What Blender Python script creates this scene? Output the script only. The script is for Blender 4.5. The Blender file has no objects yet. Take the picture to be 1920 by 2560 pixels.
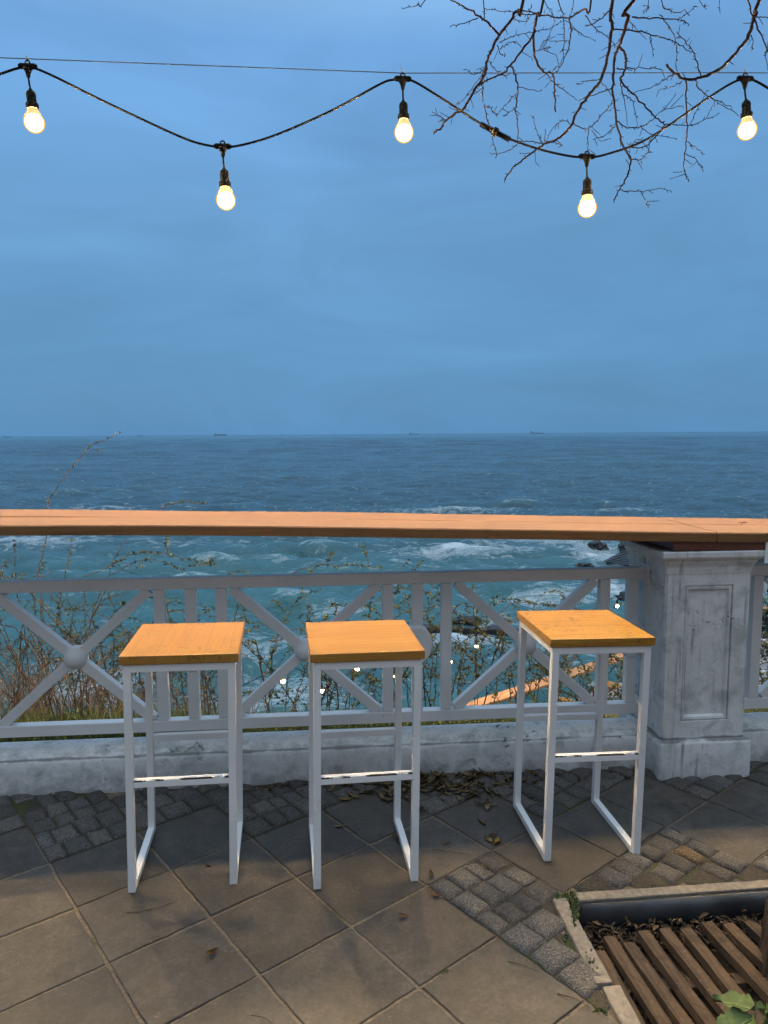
import bpy, bmesh, math, random
import numpy as np
from mathutils import Vector, Matrix, noise as mnoise

# ------------------------------------------------------------------ scene, camera, sky, light
scn = bpy.context.scene
COL = scn.collection
rng = random.Random(7)
R = math.radians
F_PX, EYE = 1800.0, 1.5                     # focal length in pixels of a 1920x2560 frame, eye height
ROLL, PITCH = 0.0066, math.atan(196 / 1800.0)
cam_d = bpy.data.cameras.new('camera'); cam = bpy.data.objects.new('camera', cam_d); COL.objects.link(cam)
cam_d.sensor_fit = 'VERTICAL'; cam_d.sensor_height = 24.0; cam_d.lens = 24.0 * F_PX / 2560
cam_d.clip_start = 0.05; cam_d.clip_end = 90000
cam.matrix_world = Matrix.Translation((0, 0, EYE)) @ Matrix.Rotation(R(90) - PITCH, 4, 'X') @ Matrix.Rotation(-ROLL, 4, 'Z')
scn.camera = cam
scn.view_settings.view_transform = 'Standard'; scn.view_settings.look = 'None'
scn.view_settings.exposure = 0.0; scn.view_settings.gamma = 1.0
scn.render.engine = 'CYCLES'
cy = scn.cycles
cy.use_denoising = True
try: cy.denoiser = 'OPENIMAGEDENOISE'
except Exception: pass
cy.max_bounces = 6; cy.diffuse_bounces = 3; cy.glossy_bounces = 3; cy.transparent_max_bounces = 6
cy.sample_clamp_indirect = 3.0; cy.caustics_reflective = False; cy.caustics_refractive = False
cy.use_light_tree = True

SUN_EL, SUN_ROT = R(4), R(150)
world = bpy.data.worlds.new('World'); scn.world = world; world.use_nodes = True
wn = world.node_tree; wn.nodes.clear()
def W(t, **kw):
    n = wn.nodes.new(t)
    for k, v in kw.items(): setattr(n, k, v)
    return n
def ramp(node, stops, interp='LINEAR'):
    cr = node.color_ramp; cr.interpolation = interp
    while len(cr.elements) < len(stops): cr.elements.new(0.5)
    for e, (p, c) in zip(cr.elements, stops):
        e.position = p; e.color = (*c, 1) if len(c) == 3 else c
wo = W('ShaderNodeOutputWorld'); add = W('ShaderNodeAddShader')
bgA = W('ShaderNodeBackground'); bgB = W('ShaderNodeBackground')
sky = W('ShaderNodeTexSky', sky_type='NISHITA', sun_disc=False, sun_elevation=SUN_EL, sun_rotation=SUN_ROT)
bgB.inputs['Strength'].default_value = 0.05
tc = W('ShaderNodeTexCoord'); sep = W('ShaderNodeSeparateXYZ')
wn.links.new(tc.outputs['Generated'], sep.inputs[0])
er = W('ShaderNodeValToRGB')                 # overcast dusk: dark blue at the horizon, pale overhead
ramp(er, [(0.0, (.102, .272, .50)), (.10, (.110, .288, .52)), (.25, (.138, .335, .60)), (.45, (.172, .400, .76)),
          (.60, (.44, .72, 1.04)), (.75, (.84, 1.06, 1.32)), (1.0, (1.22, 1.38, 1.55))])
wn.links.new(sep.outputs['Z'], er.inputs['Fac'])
br = W('ShaderNodeMapRange', interpolation_type='SMOOTHSTEP')      # unseen low sky behind the camera, darkened to dim surfaces that face it
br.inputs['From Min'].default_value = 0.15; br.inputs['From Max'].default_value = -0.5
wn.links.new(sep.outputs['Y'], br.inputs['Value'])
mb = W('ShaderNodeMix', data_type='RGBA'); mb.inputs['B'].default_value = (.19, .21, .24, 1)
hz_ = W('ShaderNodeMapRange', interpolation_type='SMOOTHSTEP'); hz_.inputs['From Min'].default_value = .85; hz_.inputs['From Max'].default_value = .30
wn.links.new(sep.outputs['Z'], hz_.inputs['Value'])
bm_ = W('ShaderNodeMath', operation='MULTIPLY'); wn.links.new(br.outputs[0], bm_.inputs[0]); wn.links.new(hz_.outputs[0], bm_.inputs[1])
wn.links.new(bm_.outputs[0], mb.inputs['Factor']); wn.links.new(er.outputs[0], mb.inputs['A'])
mp = W('ShaderNodeMapping'); mp.inputs['Scale'].default_value = (1.0, 1.0, 3.2); mp.inputs['Location'].default_value = (.3, .1, .7); mp.inputs['Rotation'].default_value = (.25, .35, 0)
wn.links.new(tc.outputs['Generated'], mp.inputs[0])
cn = W('ShaderNodeTexNoise'); cn.inputs['Scale'].default_value = 2.3; cn.inputs['Detail'].default_value = 6; cn.inputs['Roughness'].default_value = .55
cn.inputs['Distortion'].default_value = .6
wn.links.new(mp.outputs[0], cn.inputs['Vector'])
cm = W('ShaderNodeMapRange'); cm.inputs['From Min'].default_value = .25; cm.inputs['From Max'].default_value = .78
cm.inputs['To Min'].default_value = .84; cm.inputs['To Max'].default_value = 1.20
wn.links.new(cn.outputs['Fac'], cm.inputs['Value'])
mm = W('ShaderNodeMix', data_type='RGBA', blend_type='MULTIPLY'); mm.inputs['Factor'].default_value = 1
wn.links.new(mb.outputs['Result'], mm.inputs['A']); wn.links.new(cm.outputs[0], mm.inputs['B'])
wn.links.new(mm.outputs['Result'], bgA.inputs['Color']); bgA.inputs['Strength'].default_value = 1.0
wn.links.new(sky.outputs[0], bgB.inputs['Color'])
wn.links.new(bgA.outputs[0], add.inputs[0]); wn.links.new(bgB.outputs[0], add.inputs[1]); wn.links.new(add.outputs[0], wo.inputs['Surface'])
bgB.inputs['Strength'].default_value = 0.004

sun_d = bpy.data.lights.new('sun', 'SUN'); sun = bpy.data.objects.new('sun', sun_d); COL.objects.link(sun)
sun_d.energy = 0.12; sun_d.angle = R(50); sun_d.color = (1, .93, .86)
sun.rotation_euler = (R(40), 0, R(25))

BULB_L = 5000.0                               # radiance of a lit bulb
BULB_C = (1.0, .68, .31)

# ------------------------------------------------------------------ measuring helpers
KD = 1920 / 1659.0                           # the photograph was measured on a 1659 px wide view
def ray(x, y):
    u = (x * KD - 960) / F_PX; v = -(y * KD - 1280) / F_PX
    r = u * math.cos(ROLL) + v * math.sin(ROLL); up = -u * math.sin(ROLL) + v * math.cos(ROLL)
    return Vector((r, math.cos(PITCH) + up * math.sin(PITCH), -math.sin(PITCH) + up * math.cos(PITCH)))
def at_z(x, y, z=0.0):
    d = ray(x, y); return Vector((0, 0, EYE)) + d * ((z - EYE) / d.z)
def at_y(x, y, Y):
    d = ray(x, y); return Vector((0, 0, EYE)) + d * (Y / d.y)
WA = R(4.66); WDIR = Vector((math.cos(WA), math.sin(WA), 0)); WNOR = Vector((-math.sin(WA), math.cos(WA), 0)); W0 = Vector((0, 3.0, 0))
def wp(s, off, z=0.0): return W0 + WDIR * s + WNOR * off + Vector((0, 0, z))   # along the wall, behind its face, up

# ------------------------------------------------------------------ object helpers
def link(name, bm, mats, parent=None, smooth=False, recalc=True):
    me = bpy.data.meshes.new(name)
    if recalc: bmesh.ops.recalc_face_normals(bm, faces=bm.faces)
    bm.to_mesh(me); bm.free()
    if not isinstance(mats, (list, tuple)): mats = [mats]
    for m in mats: me.materials.append(m)
    if smooth: me.polygons.foreach_set('use_smooth', [True] * len(me.polygons))
    o = bpy.data.objects.new(name, me); COL.objects.link(o)
    if parent: o.parent = parent
    return o
def tag(o, label=None, cat=None, group=None, kind=None):
    if label: o['label'] = label
    if cat: o['category'] = cat
    if group: o['group'] = group
    if kind: o['kind'] = kind
    return o
def thing(name, label, cat, loc=(0, 0, 0), rz=0, group=None):
    o = bpy.data.objects.new(name, None); COL.objects.link(o); o.empty_display_size = .1
    o.location = loc; o.rotation_euler = (0, 0, rz)
    return tag(o, label, cat, group)
def copy_tree(o, parent=None):
    c = o.copy(); COL.objects.link(c); c.parent = parent
    for ch in list(o.children): copy_tree(ch, c)
    return c
def BM(): return bmesh.new()
def box(bm, cx, cy, cz, sx, sy, sz, M=None, bev=0.0, mi=0):
    r = bmesh.ops.create_cube(bm, size=1.0)
    vs = r['verts']
    for v in vs: v.co = Vector((v.co.x * sx, v.co.y * sy, v.co.z * sz))
    fs = list({f for v in vs for f in v.link_faces})
    if bev > 0:
        es = list({e for v in vs for e in v.link_edges})
        rb = bmesh.ops.bevel(bm, geom=es, offset=bev, segments=2, affect='EDGES', profile=.6)
        vs = list({v for f in rb['faces'] for v in f.verts} | {v for v in vs if v.is_valid})
        fs = list({f for v in vs for f in v.link_faces})
    T = Matrix.Translation((cx, cy, cz)) @ (M if M else Matrix.Identity(4))
    for v in vs: v.co = T @ v.co
    for f in fs: f.material_index = mi
    return vs
def bar(bm, a, b, w, h, bev=0.0):            # square bar from a to b (w across, h the other way)
    a, b = Vector(a), Vector(b); d = b - a; L = d.length; x = d / L
    up = Vector((0, 1, 0)) if abs(x.y) < .9 else Vector((0, 0, 1))
    z = x.cross(up).normalized(); y = z.cross(x)
    M = Matrix((x, y, z)).transposed().to_4x4(); c = (a + b) / 2
    return box(bm, c.x, c.y, c.z, L, w, h, M, bev)
def tube(bm, pts, rad, n=6, cap=True):
    pts = [Vector(p) for p in pts]
    if not hasattr(rad, '__len__'): rad = [rad] * len(pts)
    prev = None; rings = []
    for i, p in enumerate(pts):
        t = (pts[min(i + 1, len(pts) - 1)] - pts[max(i - 1, 0)])
        t = t.normalized() if t.length > 1e-9 else Vector((0, 0, 1))
        if prev is None:
            a = t.orthogonal().normalized()
        else:
            a = prev - t * prev.dot(t); a = a.normalized() if a.length > 1e-6 else t.orthogonal().normalized()
        prev = a; b = t.cross(a)
        rings.append([bm.verts.new(p + (a * math.cos(2 * math.pi * k / n) + b * math.sin(2 * math.pi * k / n)) * rad[i]) for k in range(n)])
    for r0, r1 in zip(rings, rings[1:]):
        for k in range(n): bm.faces.new((r0[k], r0[(k + 1) % n], r1[(k + 1) % n], r1[k]))
    if cap:
        bm.faces.new(rings[0][::-1]); bm.faces.new(rings[-1])
def lathe(bm, prof, n=20, M=None):           # prof: (radius, z)
    M = M or Matrix.Identity(4); rings = []
    for r, z in prof:
        if r < 1e-6: rings.append([bm.verts.new(M @ Vector((0, 0, z)))])
        else: rings.append([bm.verts.new(M @ Vector((r * math.cos(2 * math.pi * k / n), r * math.sin(2 * math.pi * k / n), z))) for k in range(n)])
    for a, b in zip(rings, rings[1:]):
        for k in range(n):
            q = []
            for v in ((a[k % len(a)]), a[(k + 1) % len(a)], b[(k + 1) % len(b)], b[k % len(b)]):
                if v not in q: q.append(v)
            if len(q) >= 3: bm.faces.new(q)
def prism(bm, poly, x0, x1):                 # (y,z) profile extruded along x
    A = [bm.verts.new((x0, y, z)) for y, z in poly]; B = [bm.verts.new((x1, y, z)) for y, z in poly]
    n = len(poly)
    for k in range(n): bm.faces.new((A[k], A[(k + 1) % n], B[(k + 1) % n], B[k]))
    bm.faces.new(A[::-1]); bm.faces.new(B)
def smooth_path(pts, sub=4):                 # Catmull-Rom
    pts = [Vector(p) for p in pts]
    if len(pts) < 3: return pts
    P = [pts[0] * 2 - pts[1]] + pts + [pts[-1] * 2 - pts[-2]]; out = []
    for i in range(1, len(P) - 2):
        for k in range(sub):
            t = k / sub
            out.append(.5 * ((2 * P[i]) + (P[i + 1] - P[i - 1]) * t + (2 * P[i - 1] - 5 * P[i] + 4 * P[i + 1] - P[i + 2]) * t * t + (3 * P[i] - P[i - 1] - 3 * P[i + 1] + P[i + 2]) * t ** 3))
    return out + [pts[-1]]

# ------------------------------------------------------------------ materials
class NT:
    def __init__(s, name):
        s.m = bpy.data.materials.new(name); s.m.use_nodes = True; s.t = s.m.node_tree; s.t.nodes.clear()
        s.out = s.n('ShaderNodeOutputMaterial'); s.b = s.n('ShaderNodeBsdfPrincipled'); s.l(s.b.outputs[0], s.out.inputs['Surface'])
    def n(s, t, **kw):
        x = s.t.nodes.new(t)
        for k, v in kw.items(): setattr(x, k, v)
        return x
    def l(s, a, b): s.t.links.new(a, b)
    def coord(s, which='Object', scale=(1, 1, 1), rot=(0, 0, 0)):
        if which == 'World': o = s.n('ShaderNodeNewGeometry').outputs['Position']
        else: o = s.n('ShaderNodeTexCoord').outputs[which]
        mp = s.n('ShaderNodeMapping'); mp.inputs['Scale'].default_value = scale; mp.inputs['Rotation'].default_value = rot
        s.l(o, mp.inputs[0]); return mp.outputs[0]
    def noise(s, vec, scale, detail=4, rough=.55, dist=0):
        x = s.n('ShaderNodeTexNoise'); s.l(vec, x.inputs['Vector']); x.inputs['Scale'].default_value = scale
        x.inputs['Detail'].default_value = detail; x.inputs['Roughness'].default_value = rough; x.inputs['Distortion'].default_value = dist
        return x.outputs['Fac']
    def ramp(s, fac, stops, interp='LINEAR'):
        x = s.n('ShaderNodeValToRGB'); ramp(x, stops, interp); s.l(fac, x.inputs[0]); return x.outputs[0]
    def mix(s, fac, a, b, blend='MIX'):
        x = s.n('ShaderNodeMix', data_type='RGBA', blend_type=blend)
        for v, i in ((fac, 'Factor'), (a, 'A'), (b, 'B')):
            if hasattr(v, 'is_linked') or hasattr(v, 'links'): s.l(v, x.inputs[i])
            elif i == 'Factor': x.inputs[i].default_value = v
            else: x.inputs[i].default_value = (*v, 1)
        return x.outputs['Result']
    def math(s, op, a, b=0.0):
        x = s.n('ShaderNodeMath', operation=op, use_clamp=False)
        for v, i in ((a, 0), (b, 1)):
            if hasattr(v, 'links'): s.l(v, x.inputs[i])
            else: x.inputs[i].default_value = v
        return x.outputs[0]
    def step(s, fac, lo, hi): return s.ramp(fac, [(lo, (0, 0, 0)), (hi, (1, 1, 1))])
    def bump(s, h, strength=.3, dist=.01):
        x = s.n('ShaderNodeBump'); s.l(h, x.inputs['Height']); x.inputs['Strength'].default_value = strength; x.inputs['Distance'].default_value = dist
        s.l(x.outputs[0], s.b.inputs['Normal']); return x
    def set(s, color=None, rough=None, **kw):
        for v, i in ((color, 'Base Color'), (rough, 'Roughness')):
            if v is None: continue
            if hasattr(v, 'links'): s.l(v, s.b.inputs[i])
            elif i == 'Base Color': s.b.inputs[i].default_value = (*v, 1)
            else: s.b.inputs[i].default_value = v
        for k, v in kw.items(): s.b.inputs[k].default_value = v
        return s.m

def m_plain(name, c, rough=.6, var=.25, scale=12, **kw):
    a = NT(name); v = a.coord('Object')
    f = a.noise(v, scale, 5)
    a.set(a.ramp(f, [(.3, tuple(x * (1 - var) for x in c)), (.7, tuple(min(1, x * (1 + var)) for x in c))]), rough, **kw)
    a.bump(f, .15, .004); return a.m

def m_white_metal(name='white_painted_steel', base=(.71, .71, .71)):
    a = NT(name); v = a.coord('World')
    big = a.noise(v, 3.0, 4); fine = a.noise(v, 60, 3)
    c = a.ramp(big, [(.3, tuple(x * .86 for x in base)), (.7, base)])
    chip = a.noise(v, 34, 5, .7); chip = a.step(chip, .715, .735)
    c = a.mix(chip, c, (.05, .035, .03))
    scuff = a.step(a.noise(v, 11, 6, .7, .5), .60, .72)
    c = a.mix(a.math('MULTIPLY', scuff, .35), c, (.42, .41, .40))
    a.set(c, .42); a.bump(fine, .12, .002); return a.m

def m_white_render(name, streak=False, band=(.147, .012)):
    a = NT(name); v = a.coord('Object')
    big = a.noise(v, 2.2, 6, .6); mid = a.noise(v, 9, 6, .65, .4)
    c = a.ramp(big, [(.28, (.53, .54, .54)), (.5, (.66, .67, .67)), (.75, (.74, .75, .75))])
    dirt = a.step(mid, .47, .66)
    c = a.mix(a.math('MULTIPLY', dirt, .62), c, (.26, .30, .29))
    fl = a.noise(a.coord('Object', (1, 1, 1.2)), 22, 6, .75, .8)              # flaked patches gathered in a few areas
    area = a.step(a.noise(v, 3.1, 2), .55, .66)
    c = a.mix(a.math('MULTIPLY', a.step(fl, .58, .61), area), c, (.06, .06, .065))
    pit = a.step(a.noise(v, 85, 3, .7), .70, .74); c = a.mix(a.math('MULTIPLY', pit, .8), c, (.10, .10, .10))
    if streak:
        sv = a.coord('Object', (46, 46, 2.2)); st = a.step(a.noise(sv, 1.0, 4, .6), .55, .66)
        sa = a.step(a.noise(a.coord('Object', (5, 5, 2.2)), 1.0, 2), .45, .58)
        c = a.mix(a.math('MULTIPLY', a.math('MULTIPLY', st, sa), .75), c, (.13, .12, .12))
        z2 = a.n('ShaderNodeSeparateXYZ'); a.l(v, z2.inputs[0])
        pl = a.math('SUBTRACT', 1.0, a.math('MULTIPLY', a.math('ABSOLUTE', a.math('SUBTRACT', z2.outputs['Z'], .168)), 22.0))
        xl = a.math('SUBTRACT', 1.0, a.math('MULTIPLY', a.math('ABSOLUTE', a.math('SUBTRACT', z2.outputs['X'], 1.26)), 7.0))
        rot = a.step(a.math('ADD', a.math('ADD', a.math('MULTIPLY', pl, .5), a.math('MULTIPLY', xl, .35)), a.noise(a.coord('Object', (14, 14, 14)), 1.0, 7, .75)), 1.02, 1.20)
        c = a.mix(a.math('MULTIPLY', rot, .9), c, (.035, .028, .025))
    sz = a.n('ShaderNodeSeparateXYZ'); a.l(v, sz.inputs[0])
    bz = a.math('SUBTRACT', 1.0, a.math('DIVIDE', a.math('ABSOLUTE', a.math('SUBTRACT', sz.outputs['Z'], band[0])), band[1]))
    bk = a.step(a.math('ADD', a.math('MULTIPLY', bz, .55), a.noise(a.coord('Object', (7, 7, 30)), 1.0, 6, .7)), .80, .98)
    c = a.mix(a.math('MULTIPLY', bk, .75), c, (.09, .085, .085))
    tp = a.math('MULTIPLY', a.step(sz.outputs['Z'], band[0], band[0] + .008), a.step(a.noise(v, 120, 3, .7), .52, .60))
    if not streak:
        foot = a.step(a.math('SUBTRACT', a.noise(v, 13, 6, .7), a.math('MULTIPLY', sz.outputs['Z'], 2.6)), .30, .52)
        c = a.mix(a.math('MULTIPLY', foot, .55), c, (.20, .20, .19))
        sh = a.math('MULTIPLY', a.math('SUBTRACT', 1.0, a.step(a.math('ABSOLUTE', a.math('SUBTRACT', sz.outputs['Z'], .158)), .006, .014)), a.step(a.noise(a.coord('Object', (9, 9, 9)), 2.0, 7, .72), .44, .60))
        c = a.mix(a.math('MULTIPLY', sh, .6), c, (.24, .25, .22))
        c = a.mix(a.math('MULTIPLY', tp, .25), c, (.22, .24, .20))
    a.set(c, .75)
    a.bump(a.math('ADD', a.noise(v, 30, 6, .65), a.math('MULTIPLY', big, .8)), .35, .012); return a.m

def m_wood(name, axis, light, dark, rough=.32, plank=0, scuff=0.0, coat=.35, seed=0):
    a = NT(name)
    sc = (2.2, 38, 38) if axis == 'x' else (38, 2.2, 38)
    v = a.coord('Object', sc); v0 = a.coord('Object')
    g = a.noise(v, 1.0, 6, .62, 1.2); big = a.noise(v0, 2.6 + seed, 3)
    c = a.ramp(g, [(.25, dark), (.5, light), (.8, tuple(min(1, x * 1.12) for x in light))])
    c = a.mix(a.math('MULTIPLY', a.step(big, .45, .7), .35), c, tuple(x * .74 for x in light))
    c = a.mix(1.0, c, a.ramp(a.noise(a.coord('Object', (5, 150, 150) if axis == 'x' else (150, 5, 150)), 1.0, 5, .7), [(.3, (.74, .72, .70)), (.7, (1.16, 1.16, 1.16))]), 'MULTIPLY')
    if plank:                                                                # boards glued side by side
        sp = a.n('ShaderNodeSeparateXYZ'); a.l(v0, sp.inputs[0])
        q = a.math('FLOOR', a.math('MULTIPLY', sp.outputs['X' if axis == 'y' else 'Y'], plank))
        wn_ = a.n('ShaderNodeTexWhiteNoise', noise_dimensions='1D'); a.l(a.math('ADD', q, .37 + seed), wn_.inputs['W'])
        c = a.mix(a.math('MULTIPLY', wn_.outputs['Value'], .60), c, (light[0] * .74, light[1] * .62, light[2] * .55))
        fr = a.math('FRACT', a.math('MULTIPLY', sp.outputs['X' if axis == 'y' else 'Y'], plank)); c = a.mix(a.math('MULTIPLY', a.math('LESS_THAN', fr, .03), .55), c, tuple(x * .3 for x in light))
    if scuff:
        k = a.noise(a.coord('Object', (9, 9, 9)), 3.2, 7, .72, 1.6); ka = a.step(a.noise(v0, 6.5 + seed, 2), .50, .57)
        c = a.mix(a.math('MULTIPLY', a.math('MULTIPLY', a.step(k, .55, .58), ka), scuff), c, (.13, .06, .02))
        ln = a.step(a.noise(a.coord('Object', (3, 70, 70) if axis == 'x' else (70, 3, 70)), 1.3, 3), .70, .72)
        c = a.mix(a.math('MULTIPLY', ln, .6 * scuff), c, (.12, .055, .02))
    a.set(c, rough, **{'Coat Weight': coat, 'Coat Roughness': .25}); a.bump(g, .18, .002); return a.m

M = {}
M['steel'] = m_white_metal()
M['stool_steel'] = m_white_metal('white_stool_paint', (.84, .84, .84))
def m_worn():
    a = NT('worn_footrest_paint'); v = a.coord('Object'); sp = a.n('ShaderNodeSeparateXYZ'); a.l(v, sp.inputs[0])
    k = a.math('MULTIPLY', a.math('LESS_THAN', sp.outputs['Y'], -.1855), a.math('GREATER_THAN', sp.outputs['Z'], .3795))
    k = a.math('MULTIPLY', k, a.step(a.noise(a.coord('Object', (16, 40, 30)), 1.0, 4, .6), .50, .53))
    a.set(a.mix(k, (.84, .84, .84), (.035, .028, .025)), .42); return a.m
M['worn_steel'] = m_worn()
M['wall'] = m_white_render('white_masonry'); M['pillar'] = m_white_render('white_pillar_paint', True, (.172, .02))
M['counter'] = m_wood('varnished_counter_wood', 'x', (.205, .102, .030), (.11, .049, .013), .55, 0, .8, .10)
M['seat_a'] = m_wood('seat_wood_boards', 'y', (.45, .235, .036), (.28, .115, .017), .33, 13, .9)
M['seat_b'] = m_wood('seat_wood_clean', 'x', (.45, .24, .036), (.32, .135, .018), .33, 9, .12, .35, .3)
M['seat_c'] = m_wood('seat_wood_cracked', 'x', (.43, .222, .024), (.27, .105, .012), .33, 0, 1.0, .35, .7)
M['block'] = m_wood('dark_wood_block', 'x', (.11, .035, .018), (.07, .02, .012), .5, 0, 0, .1)
M['black_rubber'] = m_plain('black_rubber', (.006, .006, .007), .8, .3, 40, **{'Specular IOR Level': .15})
M['wire'] = m_plain('grey_wire', (.10, .11, .12), .45)
M['zip'] = m_plain('clear_zip_tie', (.65, .67, .70), .4)
M['bark'] = m_plain('thin_branch_bark', (.034, .019, .013), .9, .4, 60, **{'Specular IOR Level': .1})
M['dark_stone'] = m_plain('wet_dark_rock', (.022, .022, .024), .45, .4, 2.5)

def m_bulb(L=BULB_L, pwr=10.0, name='lit_bulb_glass'):
    a = NT(name); lw = a.n('ShaderNodeLayerWeight'); lw.inputs['Blend'].default_value = .5
    em = a.n('ShaderNodeEmission')
    st = a.n('ShaderNodeMapRange'); a.l(lw.outputs['Facing'], st.inputs['Value'])
    st.inputs['From Min'].default_value = .10; st.inputs['From Max'].default_value = .82; st.inputs['To Min'].default_value = 1; st.inputs['To Max'].default_value = 0
    pw = a.math('ADD', a.math('MULTIPLY', a.math('POWER', st.outputs[0], pwr), L), .95)
    col = a.mix(a.step(lw.outputs['Facing'], .40, .66), BULB_C, (1.0, .56, .09))
    a.l(col, em.inputs['Color']); a.l(pw, em.inputs['Strength']); a.l(em.outputs[0], a.out.inputs['Surface']); return a.m
M['bulb'] = m_bulb(); M['far_bulb'] = m_bulb(1600.0, 9.0, 'lit_far_bulb_glass')
def m_neck():
    a = NT('bulb_neck_glow'); a.set((.9, .6, .25), .4, **{'Emission Color': (1, .50, .12, 1), 'Emission Strength': .75}); return a.m
M['neck'] = m_neck()

def m_paving():
    a = NT('stone_paving_slab'); v = a.coord('World')
    at = a.n('ShaderNodeVertexColor', layer_name='tint')
    big = a.noise(v, 2.4, 5, .6, .3); fine = a.noise(v, 120, 4, .7); mid = a.noise(v, 18, 5, .65)
    c = a.ramp(big, [(.28, (.035, .031, .027)), (.52, (.060, .053, .046)), (.75, (.087, .077, .067))])
    c = a.mix(.55, c, at.outputs['Color'], 'MULTIPLY')
    c = a.mix(1.0, c, a.ramp(mid, [(.32, (.62, .61, .60)), (.68, (1.35, 1.34, 1.32))]), 'MULTIPLY')
    c = a.mix(1.0, c, a.ramp(a.noise(v, 70, 4, .7), [(.3, (.70, .70, .70)), (.7, (1.30, 1.29, 1.27))]), 'MULTIPLY')
    sp = a.step(fine, .63, .66); c = a.mix(a.math('MULTIPLY', a.math('MULTIPLY', sp, a.step(a.noise(v, 9, 3), .40, .65)), .55), c, (.30, .27, .24))
    spd = a.step(a.noise(v, 95, 3, .6), .67, .71); c = a.mix(a.math('MULTIPLY', spd, .45), c, (.05, .045, .04))
    st = a.step(a.noise(v, 7.5, 3, .5, .4), .64, .70); c = a.mix(a.math('MULTIPLY', st, .4), c, (.07, .06, .055))
    rg = a.ramp(mid, [(.3, (.50, .5, .5)), (.7, (.68, .68, .68))])
    a.set(c, rg); a.bump(a.math('ADD', fine, a.math('MULTIPLY', mid, 1.6)), .30, .003); return a.m
M['paving'] = m_paving()
def m_joint():
    a = NT('sandy_joint_with_moss'); v = a.coord('World')
    f = a.noise(v, 90, 5, .7); big = a.noise(v, 3.2, 4, .6, .5)
    c = a.ramp(f, [(.3, (.09, .073, .054)), (.7, (.24, .19, .135))])
    moss = a.ramp(a.noise(v, 160, 3), [(.3, (.025, .035, .006)), (.7, (.075, .095, .014))])
    c = a.mix(a.step(big, .60, .70), c, moss)
    a.set(c, .95); a.bump(f, .8, .008); return a.m
M['joint'] = m_joint()
def m_bed():
    a = NT('dark_gritty_sett_bed'); v = a.coord('World')
    c = a.ramp(a.noise(v, 110, 5, .7), [(.3, (.018, .016, .012)), (.7, (.075, .062, .046))])
    moss = a.ramp(a.noise(v, 160, 3), [(.3, (.02, .03, .006)), (.7, (.06, .08, .014))])
    c = a.mix(a.step(a.noise(v, 4.5, 4, .6, .5), .54, .62), c, moss); a.set(c, .95); a.bump(a.noise(v, 110, 4), .8, .006); return a.m
M['bed'] = m_bed()
def m_granite():
    a = NT('granite_sett'); v = a.coord('World'); at = a.n('ShaderNodeVertexColor', layer_name='tint')
    f = a.noise(v, 190, 4, .75); mid = a.noise(v, 30, 4)
    c = a.ramp(f, [(.34, (.022, .021, .020)), (.5, (.075, .070, .065)), (.66, (.225, .205, .188))])
    c = a.mix(.7, c, at.outputs['Color'], 'MULTIPLY')
    a.set(c, .7); a.bump(a.math('ADD', mid, a.math('MULTIPLY', f, .6)), .6, .008); return a.m
M['granite'] = m_granite()
M['kerb'] = m_plain('concrete_kerb', (.20, .175, .145), .8, .3, 55)
M['pipe'] = m_plain('dark_bitumen_edging', (.030, .034, .040), .35, .4, 9)
def m_old():
    a = NT('weathered_grate_wood'); v = a.coord('World'); g = a.noise(a.coord('Object', (60, 3, 60)), 1.0, 6, .7, .8)
    c = a.ramp(g, [(.28, (.030, .018, .011)), (.5, (.082, .052, .031)), (.75, (.14, .098, .063))])
    c = a.mix(a.math('MULTIPLY', a.step(a.noise(v, 9, 6, .7, .6), .46, .62), .7), c, (.035, .023, .015))
    c = a.mix(a.math('MULTIPLY', a.step(a.noise(v, 60, 4, .7), .60, .68), .4), c, (.20, .15, .10))
    a.set(c, .9); a.bump(g, .5, .006); return a.m
M['old_wood'] = m_old()
M['soil'] = m_plain('dark_soil', (.028, .020, .014), .95, .5, 70)
def m_leaf(name, a_, b_, scale=30):
    a = NT(name); oi = a.n('ShaderNodeObjectInfo'); v = a.coord('Object')
    c = a.mix(oi.outputs['Random'], a_, b_)
    c = a.mix(.6, c, a.ramp(a.noise(v, scale, 4), [(.3, (.45, .45, .45)), (.7, (1.2, 1.2, 1.2))]), 'MULTIPLY')
    a.set(c, .7); return a.m
M['leaf_brown'] = m_leaf('dry_leaf_brown', (.17, .125, .060), (.30, .225, .105))
M['leaf_yellow'] = m_leaf('dry_leaf_yellow', (.34, .23, .055), (.30, .20, .06))
M['leaf_tan'] = m_leaf('dry_leaf_tan', (.28, .15, .055), (.22, .12, .045))
M['litter'] = m_plain('leaf_litter', (.10, .064, .034), .9, .7, 18)
def m_foliage(name, c0, c1):
    a = NT(name); at = a.n('ShaderNodeVertexColor', layer_name='tint'); sp = a.n('ShaderNodeSeparateColor'); a.l(at.outputs['Color'], sp.inputs[0])
    c = a.mix(sp.outputs[0], c0, c1); a.set(c, .6); return a.m
M['twig_leaf'] = m_foliage('small_olive_leaves', (.036, .050, .015), (.105, .125, .034))
M['ever_leaf'] = m_foliage('dark_evergreen_leaves', (.008, .016, .006), (.03, .05, .016))
M['grass'] = m_foliage('bank_grass_blades', (.045, .080, .012), (.17, .17, .05))
M['dry'] = m_foliage('dry_brown_stalks', (.095, .06, .032), (.24, .155, .08))
M['stem'] = m_plain('shrub_stem_bark', (.085, .056, .038), .85, .4, 60)
M['weed'] = m_leaf('broad_green_leaf', (.075, .125, .028), (.095, .14, .035), 60)
M['weed_vein'] = m_plain('pale_leaf_vein', (.22, .28, .09), .6)
M['moss'] = m_foliage('moss_tufts', (.02, .04, .006), (.075, .10, .016))
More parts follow.
